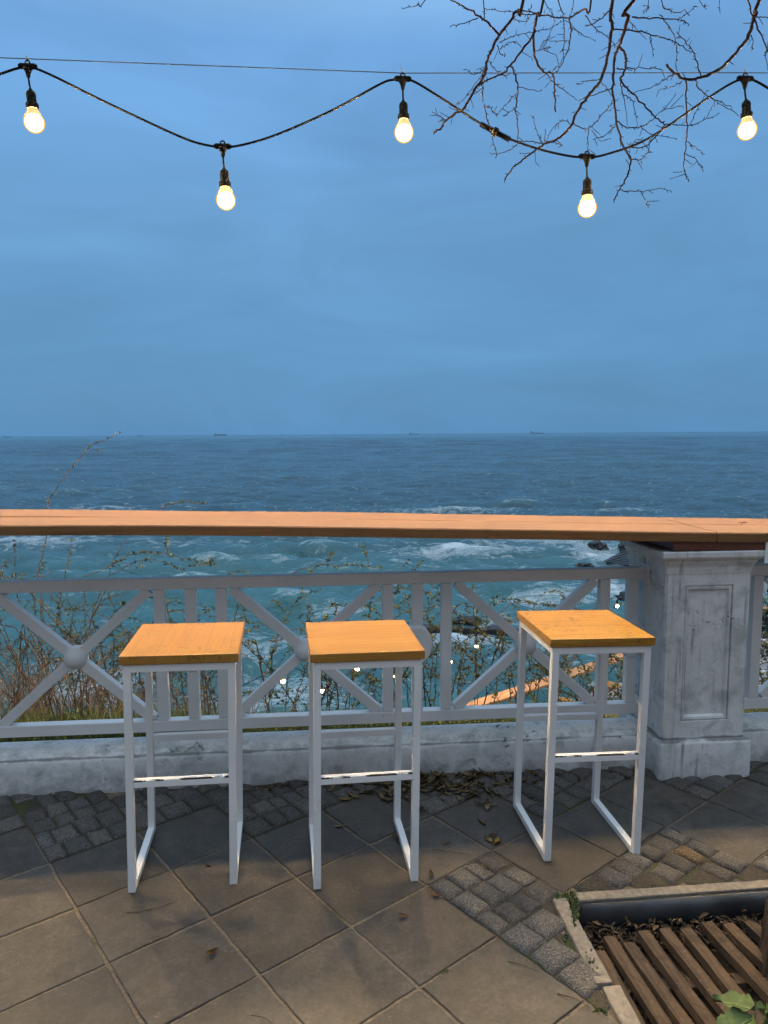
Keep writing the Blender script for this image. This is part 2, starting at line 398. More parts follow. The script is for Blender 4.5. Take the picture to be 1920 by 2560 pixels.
def m_bank():
    a = NT('grassy_bank_soil'); v = a.coord('World')
    c = a.ramp(a.noise(v, 5, 6, .7), [(.3, (.030, .028, .012)), (.55, (.05, .06, .018)), (.75, (.10, .085, .04))])
    a.set(c, .95); a.bump(a.noise(v, 14, 5), .8, .05); return a.m
M['bank'] = m_bank()
M['terrace'] = m_plain('pale_lower_terrace_stone', (.30, .30, .29), .8, .25, 2)
M['low_wood'] = m_wood('lower_counter_wood', 'x', (.55, .27, .10), (.42, .19, .06), .5, 0, 0, .1)
M['red'] = m_plain('red_paint', (.32, .02, .025), .5)
M['blue_trim'] = m_plain('blue_trim_paint', (.05, .16, .42), .5)
M['white_flat'] = m_plain('white_wall_paint', (.70, .70, .70), .7, .08)
M['ship_hull'] = m_plain('haze_tinted_ship_hull', (.32, .55, .75), .7, .1, .05)  # distance haze put into the hull and deckhouse colours as pale blue
M['ship_house'] = m_plain('haze_tinted_ship_deckhouse', (.40, .60, .78), .7, .15, .05)

def m_sea():
    a = NT('sea_water'); g = a.n('ShaderNodeNewGeometry').outputs['Position']
    at = a.n('ShaderNodeVertexColor', layer_name='foam'); sp = a.n('ShaderNodeSeparateColor'); a.l(at.outputs['Color'], sp.inputs[0])
    def sc(s):
        m = a.n('ShaderNodeMapping'); m.inputs['Scale'].default_value = s; a.l(g, m.inputs[0]); return m.outputs[0]
    near = sp.outputs[1]; crest = sp.outputs[2]
    deep = a.mix(near, (.022, .080, .118), (.062, .190, .195))
    body = a.mix(a.math('MULTIPLY', crest, .30), deep, (.09, .27, .26))
    body = a.mix(a.math('MULTIPLY', a.step(a.noise(sc((.02, .05, .02)), 1, 4), .40, .70), .35), body, (.014, .058, .092))
    n1 = a.noise(sc((.55, .8, .6)), 1.0, 8, .62, 1.4); n2 = a.noise(sc((2.6, 3.6, 3)), 1.0, 7, .6, 2.2)
    ridge = a.math('ABSOLUTE', a.math('SUBTRACT', n2, .5)); lace = a.math('SUBTRACT', 1.0, a.math('MULTIPLY', ridge, 9.0))
    fo = a.math('ADD', a.math('MULTIPLY', sp.outputs[0], 1.15), a.math('MULTIPLY', a.math('SUBTRACT', n1, .5), 2.3))
    solid = a.step(fo, .62, .95); lc = a.math('MULTIPLY', a.step(lace, .15, .8), a.step(fo, .18, .55))
    foam = a.math('MAXIMUM', solid, a.math('MULTIPLY', lc, .75))
    col = a.mix(foam, body, (.62, .68, .70))
    rg = a.mix(foam, (.16, .16, .16), (.8, .8, .8))
    a.set(col, rg, IOR=1.333)
    b1 = a.noise(sc((.35, .55, .4)), 1.0, 8, .62, .6); b2 = a.noise(sc((2.2, 3.4, 2)), 1.0, 5, .6, .4)
    bp = a.n('ShaderNodeBump'); bp.inputs['Strength'].default_value = .8; bp.inputs['Distance'].default_value = 1.0
    a.l(a.math('ADD', a.math('MULTIPLY', b1, .85), a.math('MULTIPLY', b2, .10)), bp.inputs['Height']); a.l(bp.outputs[0], a.b.inputs['Normal'])
    return a.m
M['sea'] = m_sea()

def tint_layer(bm): return bm.loops.layers.color.new('tint')
def set_tint(f, lay, c):
    for l in f.loops: l[lay] = (*c, 1)

# ------------------------------------------------------------------ sea
SEA_Z = -10.0
FOAM = [(1000, 1187, 150, 16, .85), (1300, 1195, 75, 26, 1.0), (60, 1168, 170, 12, .75), (420, 1172, 160, 9, .35), (1190, 1292, 110, 20, .8), (1335, 1275, 50, 30, 1.1),
        (745, 1312, 70, 10, .8), (1000, 1385, 130, 18, .9), (180, 1480, 130, 50, .7), (620, 1500, 170, 50, .75), (960, 1104, 190, 5, .45), (1070, 1340, 60, 10, .6),
        (235, 1098, 60, 4, .8), (1330, 1104, 110, 5, .45), (560, 1390, 90, 30, .55), (1260, 1390, 150, 14, .6), (850, 1215, 200, 14, .22), (1200, 1165, 140, 10, .7)]
def build_sea():
    r0, r1, nr, nc = 14.0, 40000.0, 860, 420
    rr = np.concatenate([np.geomspace(r0, 2500, nr), np.geomspace(2600, r1, 50)])
    th = np.linspace(R(-46), R(46), nc)
    RR, TH = np.meshgrid(rr, th, indexing='ij')
    X = RR * np.sin(TH); Y = RR * np.cos(TH); Z = np.full_like(X, SEA_Z)
    cell = np.maximum(RR * 0.0085, .25)
    g = np.random.default_rng(3); DX = np.zeros_like(X); DY = np.zeros_like(X); H = np.zeros_like(X)
    for i in range(90):
        lam = .9 * (15 / .9) ** g.random(); ang = g.normal(R(-108), R(30)); k = 2 * math.pi / lam
        amp = .0145 * lam ** .92 * (.6 + .8 * g.random())
        if lam > 9: amp *= .7
        kx, ky = k * math.cos(ang), k * math.sin(ang); ph = g.random() * 6.28
        fade = np.clip((lam / cell - 2.2) / 2.5, 0, 1)
        q = kx * X + ky * Y + ph
        grp = .55 + .45 * np.sin(q * .13 + (kx * Y - ky * X) * .21 + i)       # waves come in short groups
        s = np.sin(q) * grp; c = np.cos(q) * grp
        H += amp * fade * s
        DX += -.8 * amp * fade * c * math.cos(ang); DY += -.8 * amp * fade * c * math.sin(ang)
    far = np.clip((RR - 120) / 350, 0, 1)
    for i in range(36):
        lam = 13 * (75 / 13) ** g.random(); ang = g.normal(R(-100), R(24)); k = 2 * math.pi / lam
        amp = .0085 * lam * (.5 + g.random()); kx, ky = k * math.cos(ang), k * math.sin(ang); ph = g.random() * 6.28
        q = kx * X + ky * Y + ph; grp = .5 + .5 * np.sin(q * .17 + (kx * Y - ky * X) * .23 + i)
        H += far * amp * np.clip((lam / cell - 2.2) / 2.5, 0, 1) * np.sin(q) * grp
    Z += H
    foam = np.zeros_like(X)
    for (dx, dy, sx, sy, w) in FOAM:
        c = at_z(dx, dy, SEA_Z); rx = sx / 1555 * c.y; ry = c.y ** 2 * sy / (1555 * 11.5)
        foam = np.maximum(foam, w * np.exp(-(((X - c.x) / rx) ** 2 + ((Y - c.y) / ry) ** 2)))
    hs = np.clip((H - .22) / .5, 0, 1) * np.clip(1 - (RR - 70) / 330, 0, 1)
    foam = np.maximum(foam * (.75 + .5 * hs), np.clip(hs - .35, 0, 1) * np.clip(1 - (RR - 60) / 260, 0, 1) * .55)
    near = np.clip(1 - (RR - 45) / 75, 0, 1) * .9 + .10 * np.clip(1 - RR / 400, 0, 1)
    co = np.stack([X + DX, Y + DY, Z], -1).reshape(-1, 3).astype(np.float32)
    n_r, n_c = X.shape
    idx = np.arange(n_r * n_c).reshape(n_r, n_c)
    quads = np.stack([idx[:-1, :-1], idx[:-1, 1:], idx[1:, 1:], idx[1:, :-1]], -1).reshape(-1, 4)[:, ::-1]
    me = bpy.data.meshes.new('sea'); me.vertices.add(len(co)); me.vertices.foreach_set('co', co.ravel())
    me.loops.add(quads.size); me.loops.foreach_set('vertex_index', quads.ravel().astype(np.int32))
    me.polygons.add(len(quads)); me.polygons.foreach_set('loop_start', np.arange(0, quads.size, 4, dtype=np.int32))
    me.polygons.foreach_set('use_smooth', np.ones(len(quads), bool))
    me.update(calc_edges=True)
    ca = me.color_attributes.new('foam', 'FLOAT_COLOR', 'POINT')
    ca.data.foreach_set('color', np.stack([foam, near, hs, np.ones_like(foam)], -1).reshape(-1).astype(np.float32))
    me.materials.append(M['sea']); o = bpy.data.objects.new('sea', me); COL.objects.link(o); tag(o, kind='structure')
build_sea()

# ------------------------------------------------------------------ terrace ground, paving, setts
PITCH_S = .315
E1 = Vector((.627, -.779, 0)); E2 = Vector((.779, .627, 0)); G0 = Vector((-.307, 2.302, 0))
def gp(i, j): return G0 + E1 * (i * PITCH_S) + E2 * (j * PITCH_S)
PIT_A = R(5.4); PX = Vector((math.cos(PIT_A), math.sin(PIT_A), 0)); PY = Vector((-math.sin(PIT_A), math.cos(PIT_A), 0))
PIT0 = Vector((.548, 2.190, 0))                # outer back left corner of the tree pit
def pit_local(p): d = Vector(p) - PIT0; return d.dot(PX), -d.dot(PY)
PIT_W, PIT_D = 1.32, 1.25
def in_pit(p, m=0.0): a, b = pit_local(p); return -m < a < PIT_W + m and -m < b < PIT_D + m
def wall_dist(p): return -(Vector(p) - W0).dot(WNOR)
SETT = {(-3, -2)}
SLAB = {(1, 4)}
def is_sett(i, j):
    if (i, j) in SLAB: return False
    c = gp(i + .5, j + .5)
    if wall_dist(c) < .262 or (i, j) in SETT: return True
    if i >= 1 and j >= 1 and i <= 9 and j <= 3 and (i >= 2 or j == 1): return not (i == 2 and j == 4)
    return (i == 3 and j == 4)

def build_ground():
    bm = BM(); n = 110
    # ground sheet on a grid in pit axes, open where the tree pit is
    xs = sorted(set([-6.0, -4, -2, -1, 0, PIT_W, PIT_W + 1, PIT_W + 2.5, 5.0])); ys = sorted(set([-4.5, -1.0, 0, PIT_D, 2.5, 4.5]))
    vs = {}
    def V(a, b):
        if (a, b) not in vs:
            p = PIT0 + PX * a - PY * b; p.z = -.005
            d = wall_dist(p)
            if d < -.12: p += WNOR * (d + .12)
            vs[(a, b)] = bm.verts.new(p)
        return vs[(a, b)]
    for x0, x1 in zip(xs, xs[1:]):
        for y0, y1 in zip(ys, ys[1:]):
            if x0 >= 0 and x1 <= PIT_W and y0 >= 0 and y1 <= PIT_D: continue
            q = [V(x0, y0), V(x1, y0), V(x1, y1), V(x0, y1)]
            if len({tuple(round(c, 4) for c in v.co) for v in q}) >= 3:
                try: bm.faces.new(q)
                except Exception: pass
    bmesh.ops.remove_doubles(bm, verts=bm.verts, dist=1e-4)
    bmesh.ops.dissolve_degenerate(bm, edges=bm.edges, dist=1e-4)
    bmesh.ops.triangulate(bm, faces=bm.faces)
    o = link('ground', bm, M['joint']); tag(o, kind='structure')
    for p in o.data.polygons:
        pass
    # the pit: soil floor and earth sides
    bm = BM(); c = [PIT0 + PX * a - PY * b for a, b in ((0, 0), (PIT_W, 0), (PIT_W, PIT_D), (0, PIT_D))]
    top = [bm.verts.new((p.x, p.y, -.0051)) for p in c]; bot = [bm.verts.new((p.x, p.y, -.108)) for p in c]
    for k in range(4): bm.faces.new((top[k], top[(k + 1) % 4], bot[(k + 1) % 4], bot[k]))
    bm.faces.new(bot)
    tag(link('soil', bm, M['soil']), kind='structure')

    bm = BM(); lay = tint_layer(bm); bb = BM(); bs = BM(); lay2 = tint_layer(bs)
    for i in range(-16, 18):
        for j in range(-16, 18):
            c = gp(i + .5, j + .5)
            if not (-2.9 < c.x < 3.4 and -.9 < c.y) or wall_dist(c) < -.1: continue
            if is_sett(i, j):
                m = 3
                mj = 4 if rng.random() < .5 else 3
                ji = [0, .32 + rng.uniform(-.04, .04), .66 + rng.uniform(-.04, .04), 1] if m == 3 else [0, .25, .5, .75, 1]
                for a in range(6):
                    for b in range(6):
                        Q = [gp(i + (a + e) / 6, j + (b + f_) / 6) for e, f_ in ((0, 0), (1, 0), (1, 1), (0, 1))]
                        if any(in_pit(q_, -.02) or wall_dist(q_) < -.1 for q_ in Q): continue
                        bb.faces.new([bb.verts.new((q_.x, q_.y, -.0015)) for q_ in Q])
                for a in range(m):
                    ofs = rng.uniform(-.08, .08)
                    jj = [0] + [k / mj + ofs * .7 + rng.uniform(-.025, .025) for k in range(1, mj)] + [1]
                    for b in range(mj):
                        u0, u1 = i + ji[a], i + ji[a + 1]; v0, v1 = j + jj[b], j + jj[b + 1]
                        cc = gp((u0 + u1) / 2, (v0 + v1) / 2)
                        if wall_dist(cc) < -.02 or in_pit(cc, .035): continue
                        if rng.random() < .012: continue
                        g = .009; z0 = rng.uniform(.005, .014); tl = (rng.uniform(-.07, .07), rng.uniform(-.07, .07))
                        t = rng.uniform(.60, 1.15); tw = rng.uniform(-.02, .035)
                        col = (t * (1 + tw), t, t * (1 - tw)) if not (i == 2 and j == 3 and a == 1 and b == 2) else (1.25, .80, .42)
                        FR = [0, .05, .17, .38, .62, .83, .95, 1]; nn = 7; grid = []; sd = rng.random() * 90
                        for p in range(nn + 1):
                            row = []
                            for q in range(nn + 1):
                                fu, fv = FR[p], FR[q]
                                uu = u0 + g + (u1 - u0 - 2 * g) * fu; vv = v0 + g + (v1 - v0 - 2 * g) * fv
                                P = gp(uu, vv); e = min(fu, 1 - fu, fv, 1 - fv)
                                edge = e < 1e-6
                                nz = mnoise.noise(Vector((P.x * 28 + sd, P.y * 28, sd))) * .0055
                                jx = mnoise.noise(Vector((P.x * 40, P.y * 40 + sd, 3))) * (.006 if edge else .003); jy = mnoise.noise(Vector((P.x * 40 + 9, P.y * 40, sd))) * (.006 if edge else .003)
                                z = z0 + tl[0] * (fu - .5) * .09 + tl[1] * (fv - .5) * .09 + nz + (-.016 if edge else (-.004 if e < .1 else (0.0 if e < .3 else .003)))
                                row.append(bs.verts.new((P.x + jx, P.y + jy, z)))
                            grid.append(row)
                        for p in range(nn):
                            for q in range(nn):
                                f = bs.faces.new((grid[p][q], grid[p + 1][q], grid[p + 1][q + 1], grid[p][q + 1])); f.smooth = True; set_tint(f, lay2, col)
            else:
                if in_pit(c, -.02): continue
                g = .014; t = rng.uniform(.74, 1.2); tw = rng.uniform(-.04, .05); col = (t * (1 + tw), t, t * (1 - tw))
                z = rng.uniform(-.002, .002); tx, ty = rng.uniform(-.003, .003), rng.uniform(-.003, .003)
                def ring(gg, zz):
                    out = []
                    e = [(gg, gg), (1 - gg, gg), (1 - gg, 1 - gg), (gg, 1 - gg)]
                    for k in range(4):
                        (x0, y0), (x1, y1) = e[k], e[(k + 1) % 4]
                        for s in range(9):
                            fx = x0 + (x1 - x0) * s / 9; fy = y0 + (y1 - y0) * s / 9
                            P = gp(i + fx, j + fy); w = .004 if gg < .03 else .0022
                            P.x += mnoise.noise(P * 23) * w; P.y += mnoise.noise(P * 23 + Vector((5, 5, 5))) * w
                            out.append(bm.verts.new((P.x, P.y, z + zz + tx * (fx - .5) + ty * (fy - .5) + mnoise.noise(P * 31) * .0012)))
                    return out
                r0 = ring(g, -.018); r1 = ring(g + .002, -.003); r2 = ring(g + .010, 0.0)
                for A, B in ((r0, r1), (r1, r2)):
                    for k in range(36):
                        f = bm.faces.new((A[k], A[(k + 1) % 36], B[(k + 1) % 36], B[k])); set_tint(f, lay, col); f.smooth = True
                f = bm.faces.new(r2); set_tint(f, lay, col)
    tag(link('sett_bed', bb, M['bed']), kind='structure')
    tag(link('paving_slabs', bm, M['paving'], recalc=True), kind='structure')
    tag(link('cobblestone_setts', bs, M['granite'], recalc=True), kind='structure')
build_ground()

# ------------------------------------------------------------------ low wall, pillar, railings, counter
ROT = (0, 0, WA)
def wall_thing(name, label, cat, s=0, off=0, z=0, group=None):
    return thing(name, label, cat, wp(s, off, z), WA, group)

def build_low_wall(s0, s1, label):
    bm = BM(); n = int((s1 - s0) / .03); prof = [(0, -.05), (0, .03), (.001, .06), (0, .10), (.002, .132), (.006, .143), (.014, .150), (.034, .160), (.055, .168), (.068, .1715), (.10, .174), (.14, .173), (.158, .169), (.168, .155), (.170, .10), (.171, -.30)]
    rows = []
    for i in range(n + 1):
        s = s0 + (s1 - s0) * i / n
        row = []
        for k, (y, z) in enumerate(prof):
            nz = mnoise.noise(Vector((s * 9, k * .9, 2))) * .004 + mnoise.noise(Vector((s * 31, k * 1.7, 7))) * .0018
            row.append(bm.verts.new((s, y + nz * (1 if k < 6 else .4), z + (nz * 1.2 if 5 <= k < 12 else 0))))
        rows.append(row)
    for a, b in zip(rows, rows[1:]):
        for k in range(len(prof) - 1):
            f = bm.faces.new((a[k], a[k + 1], b[k + 1], b[k])); f.smooth = True
    bm.faces.new(rows[0]); bm.faces.new(rows[-1])
    o = link('low_wall', bm, M['wall']); o.location = W0; o.rotation_euler = ROT
    return tag(o, label, 'wall')
SP0, SP1 = 1.19, 1.565                        # pillar shaft along the wall
build_low_wall(-4.4, SP0 + .01, 'long low white masonry wall with rounded stained top, running left of the square pillar')
build_low_wall(SP1 - .01, 4.4, 'short stretch of low white masonry wall to the right of the square pillar')

def build_pillar():
    root = wall_thing('pillar', 'square white masonry pillar with recessed panel, dark drip stains and broad foot', 'pillar')
    y0, y1 = -.10, .285
    bm = BM()                                  # shaft with a sunk panel in its face, sides, back
    def q(*c): return bm.faces.new([bm.verts.new(v) for v in c])
    zb, zt = .165, .925
    xs = [SP0, 1.268, 1.272, 1.286, 1.294, 1.302, 1.472, 1.480, 1.484, 1.492, 1.496, SP1]
    # face as nested rectangles
    rects = [(SP0, SP1, zb, zt, y0), (1.274, 1.488, .250, .850, y0), (1.275, 1.487, .251, .849, y0 + .009), (1.282, 1.480, .258, .842, y0 + .002),
             (1.290, 1.472, .268, .832, y0 + .004), (1.296, 1.466, .276, .824, y0 + .014)]
    rings = []
    for (a, b, c, d, y) in rects: rings.append([bm.verts.new(v) for v in ((a, y, c), (b, y, c), (b, y, d), (a, y, d))])
    for A, B in zip(rings, rings[1:]):
        for k in range(4): bm.faces.new((A[k], A[(k + 1) % 4], B[(k + 1) % 4], B[k]))
    bm.faces.new(rings[-1])
    bk = [bm.verts.new(v) for v in ((SP0, y1, zb), (SP1, y1, zb), (SP1, y1, zt), (SP0, y1, zt))]
    A = rings[0]
    bm.faces.new((A[0], A[3], bk[3], bk[0])); bm.faces.new((A[1], bk[1], bk[2], A[2])); bm.faces.new(bk); bm.faces.new((A[3], A[2], bk[2], bk[3])); bm.faces.new((A[0], bk[0], bk[1], A[1]))
    bmesh.ops.bevel(bm, geom=[e for e in bm.edges if abs(e.verts[0].co.z - e.verts[1].co.z) > .7 and e.calc_length() > .7], offset=.006, segments=2, affect='EDGES')
    link('shaft', bm, M['pillar'], root)
    cx, cyy = (SP0 + SP1) / 2, (y0 + y1) / 2; w, d = SP1 - SP0, y1 - y0
    bm = BM()                                  # plinth
    box(bm, cx + .004, cyy, .06, w + .042, d + .052, .22, None, .014)
    for v in bm.verts:
        nz = mnoise.noise(v.co * 14) * .005; v.co += Vector((nz, nz * .6, nz * .5))
    for e in range(1): pass
    link('plinth', bm, M['pillar'], root, True)
    bm = BM()                                  # mouldings below the top
    prof = [(0.0, .900), (.002, .928), (.006, .938), (.012, .948), (.014, .958), (.026, .966), (.032, .976), (.032, .996), (.026, 1.000)]
    rings = []
    for e, z in prof:
        rings.append([bm.verts.new(v) for v in ((SP0 - e - .002, y0 - e - .002, z), (SP1 + e + .002, y0 - e - .002, z), (SP1 + e + .002, y1 + e + .002, z), (SP0 - e - .002, y1 + e + .002, z))])
    for A, B in zip(rings, rings[1:]):
        for k in range(4): bm.faces.new((A[k], A[(k + 1) % 4], B[(k + 1) % 4], B[k]))
    bm.faces.new(rings[0]); bm.faces.new(rings[-1])
    link('cap', bm, M['pillar'], root)
build_pillar()
bm = BM(); box(bm, 0, 0, 0, .405, .42, .038, None, .003)
o = link('wooden_block', bm, M['block']); o.location = wp(1.405, .085, 1.0205); o.rotation_euler = (0, R(1.0), WA)
tag(o, 'dark brown wooden spacer block between the white pillar top and the bar counter', 'block')

RAIL_Y = .125
def railing(s0, s1, label, brackets, phase=.154):
    root = wall_thing('railing', label, 'railing')
    y = RAIL_Y; h = .05
    bm = BM(); bar(bm, (s0, y, .867), (s1, y, .867), .048, .05, .004); link('top_rail', bm, M['steel'], root)
    bm = BM(); bar(bm, (s0, y, .236), (s1, y, .236), .048, .05, .004); link('bottom_rail', bm, M['steel'], root)
    k0 = math.floor((s0 - phase) / .985) - 1
    for k in range(k0, k0 + 8):
        c = phase + .985 * k
        for dx in (-.132, 0, .13):
            s = c + dx
            if not (s0 + .03 < s < s1 - .03): continue
            bm = BM(); bar(bm, (s, y, .262), (s, y, .841), .042, .047, .003); b = link('baluster', bm, M['steel'], root)
            if dx == 0:
                bm = BM(); segs = 40
                ring = [(.066 * math.cos(2 * math.pi * t / segs), .088 * math.sin(2 * math.pi * t / segs)) for t in range(segs)]
                lay = []
                for yy, sc in ((-.030, .86), (-.027, .95), (-.020, 1.0), (.020, 1.0), (.027, .95), (.030, .86)):
                    lay.append([bm.verts.new((s + px * sc, y + yy, .565 + pz * sc)) for px, pz in ring])
                for A, B in zip(lay, lay[1:]):
                    for t in range(segs): bm.faces.new((A[t], A[(t + 1) % segs], B[(t + 1) % segs], B[t]))
                bm.faces.new(lay[0][::-1]); bm.faces.new(lay[-1])
                link('medallion', bm, M['steel'], b)
        cb = c - .4925; a0, a1 = cb - .318, cb + .318
        zt, zb = .838, .265
        def at(s): return zt + (zb - zt) * (s - a0) / (a1 - a0)
        for sgn in (1, -1):
            pa, pb = (a0, y, zt if sgn > 0 else zb), (a1, y, zb if sgn > 0 else zt)
            lo, hi = max(a0, s0), min(a1, s1)
            if hi - lo < .05: continue
            f = lambda s: pa[2] + (pb[2] - pa[2]) * (s - a0) / (a1 - a0)
            yy = y - .001 * sgn
            bm = BM(); bar(bm, (lo, yy, f(lo)), (hi, yy, f(hi)), .036 + .001 * sgn, .043, .003); link('diagonal_brace', bm, M['steel'], root)
        if s0 + .06 < cb < s1 - .06:
            bm = BM(); lathe(bm, [(0, -.052)] + [(.052 * math.sin(math.pi * t / 14), -.052 * math.cos(math.pi * t / 14)) for t in range(1, 14)] + [(0, .052)], 28,
                             Matrix.Translation((cb, y, .5515)))
            link('ball', bm, M['steel'], root, True)
    for s, sg in brackets:
        bm = BM(); box(bm, s - sg * .004, y - .030, .867, .008, .075, .085, None, .002); box(bm, s - sg * .02, y - .0265, .867, .03, .006, .06, None, .001)
        lathe(bm, [(0, -.004), (.010, -.004), (.011, 0), (.008, .006), (0, .007)], 10, Matrix.Translation((s - sg * .022, y - .030, .867)) @ Matrix.Rotation(R(90), 4, 'X'))
        link('bracket', bm, M['steel'], root)
        bm = BM(); box(bm, s - sg * .004, y, .236, .008, .075, .085, None, .002); link('bracket', bm, M['steel'], root)
    return root
railing(-4.2, SP0 - .001, 'white steel railing of crossed braces, balls and medallions, left of the square pillar', [(SP0, 1)])
railing(SP1 + .001, 4.2, 'white steel railing piece with square balusters, right of the square pillar', [(SP1, -1)], 1.602)

def counter(sA, sB, label, slant=0.0):
    root = bpy.data.objects.new('bar_counter', None); COL.objects.link(root); tag(root, label, 'counter')
    root.location = wp(0, 0, 1.0790 + .0018); root.rotation_euler = (0, 0, WA)
    sl = -.0262; th = .041; y0, y1 = -.135, .405
    for (ya, yb, dz) in ((y0, y0 + .265, 0), (y0 + .2675, y1, .0012)):
        bm = BM(); n = max(4, int((sB - sA) / .08))
        prof = [(ya, 0), (ya, th - .006), (ya + .003, th - .001), (ya + .008, th), (yb - .003, th), (yb, th - .003), (yb, 0)]
        rows = []
        for i in range(n + 1):
            row = []
            for y, z in prof:
                t = (y - y0) / (y1 - y0)
                s = sA + (sB - sA) * i / n + slant * (t) * (1 if i in (0, n) else 0)
                wv = mnoise.noise(Vector((s * 1.3, ya * 3, 1))) * .0035 + .0045 * math.cos(s * 1.3 + .6)
                row.append(bm.verts.new((s, y, z + dz + sl * s + wv)))
            rows.append(row)
        for a, b in zip(rows, rows[1:]):
            for k in range(len(prof)): bm.faces.new((a[k], a[(k + 1) % len(prof)], b[(k + 1) % len(prof)], b[k]))
        bm.faces.new(rows[0]); bm.faces.new(rows[-1])
        link('plank', bm, M['counter'], root)
    return root
counter(-4.3, 1.380, 'long varnished wooden bar counter along the railing, reaching left of the diagonal seam')
counter(1.388, 4.3, 'shorter varnished wooden bar counter piece right of the seam, with a twig lying on it')

# ------------------------------------------------------------------ bar stools
def make_stool(name_label, seat_mat, seat_rot=0):
    root = thing('bar_stool', name_label, 'bar stool', group='bar stools at the counter')
    w, d, t, H = .352, .385, .0245, .771; hx, hy = w / 2 - t / 2, d / 2 - t / 2
    bm = BM(); box(bm, 0, 0, .787, .372, .398, .029, None, .0025)
    st = link('seat', bm, seat_mat, root)
    for sx in (-1, 1):
        for sy in (-1, 1):
            bm = BM(); box(bm, sx * hx, sy * hy, (H - t) / 2, t, t, H - t, None, .0018); link('leg', bm, M['stool_steel'], root)
        bm = BM(); box(bm, sx * hx, 0, t / 2, t - .001, d - 2 * t - .001, t, None, .0018); link('runner', bm, M['stool_steel'], root)
    bm = BM()
    for sy in (-1, 1): box(bm, 0, sy * hy, H - t / 2 - .0005, w, t, t, None, .0018)
    for sx in (-1, 1): box(bm, sx * hx, 0, H - t / 2 - .0005, t, d - 2 * t, t, None, .0018)
    link('seat_frame', bm, M['stool_steel'], root)
    for sy in (-1, 1):
        bm = BM(); box(bm, 0, sy * hy, .372, w - 2 * t, t - .002, t, None, .0018); f = link('footrest', bm, M['worn_steel'] if sy < 0 else M['stool_steel'], root)
    return root
st1 = make_stool('white framed bar stool with scratched multi-board seat, leftmost of the three', M['seat_a'])
st1.location = (-.702, 2.432, 0); st1.rotation_euler = (0, R(1.2), R(8.0))
specs = [('white framed bar stool with clean plain wooden seat, standing in the middle', M['seat_b'], (-.094, 2.446, 0), 8.2, .9),
         ('white framed bar stool with cracked wooden seat, standing nearest the square pillar', M['seat_c'], (.708, 2.588, 0), 6.2, 1.2)]
for lab, sm, loc, rz, ty in specs:
    c = copy_tree(st1); c['label'] = lab; c.location = loc; c.rotation_euler = (0, R(ty), R(rz))
    for ch in c.children:
        if ch.name.startswith('seat') and not ch.name.startswith('seat_frame'):
            ch.data = ch.data.copy(); ch.data.materials[0] = sm

# ------------------------------------------------------------------ festoon lamps
LY = .55
wire_pts = [wp(-4.6, LY, 3.195), wp(-1.66, LY, 3.178), wp(.146, LY, 3.171), wp(1.81, LY, 3.226), wp(4.5, LY, 3.29)]
bm = BM(); tube(bm, wire_pts, .0022, 6)
tag(link('support_wire', bm, M['wire'], None, True), 'thin straight grey wire stretched above the festoon lamps across the sky', 'wire')
T = [(-3.25, 3.17), (-2.38, 2.85), (-1.543, 3.146), (-.692, 2.825), (.146, 3.146), (1.037, 2.821), (1.815, 3.200), (2.70, 2.90), (3.55, 3.24)]
cab = [(-1.266, 3.029), (-1.066, 2.940), (-.882, 2.862), (-.785, 2.832), (-.60, 2.834), (-.438, 2.885), (-.179, 3.000), (.037, 3.118), (.321, 3.07), (.576, 2.925), (.768, 2.857), (.94, 2.822), (1.13, 2.832), (1.338, 2.91), (1.61, 3.09)]
pts = sorted([(-3.25, 3.165), (-3.1, 3.11), (-2.8, 2.95), (-2.38, 2.845), (-2.1, 2.90), (-1.80, 3.05), (-1.64, 3.118), (-1.543, 3.142), (-1.45, 3.115), (-.692, 2.822), (.10, 3.140), (.146, 3.142), (.20, 3.135), (1.037, 2.818), (1.74, 3.172), (1.815, 3.196),
              (1.90, 3.176), (2.2, 3.02), (2.5, 2.92), (2.70, 2.895), (3.0, 2.98), (3.3, 3.15), (3.55, 3.235)] + cab)
bm = BM(); tube(bm, smooth_path([wp(s, LY, z) for s, z in pts], 5), .0055, 8)
cable = link('festoon_cable', bm, M['black_rubber'], None, True); tag(cable, 'black rubber cable looping from lamp to lamp below the thin wire', 'cable')
bm = BM()                                      # plug and socket joint in the cable
pa, pb = wp(.515, LY, 2.955), wp(.660, LY, 2.887); dv = (pb - pa); Ldv = dv.length
Mj = Matrix.Translation(pa) @ dv.to_track_quat('Z', 'Y').to_matrix().to_4x4()
prof = []
for i in range(9): z = i / 8 * Ldv * .36; prof += [(.0105, z), (.0145, z + .001), (.0145, z + .0035), (.0105, z + .0045)]
prof += [(.018, Ldv * .42), (.021, Ldv * .44), (.021, Ldv * .54), (.018, Ldv * .57)]
for i in range(9): z = Ldv * .60 + i / 8 * Ldv * .36; prof += [(.0105, z), (.0145, z + .001), (.0145, z + .0035), (.0105, z + .0045)]
lathe(bm, [(0, 0)] + prof + [(0, prof[-1][1])], 14, Mj)
link('cable_connector', bm, M['black_rubber'], cable)

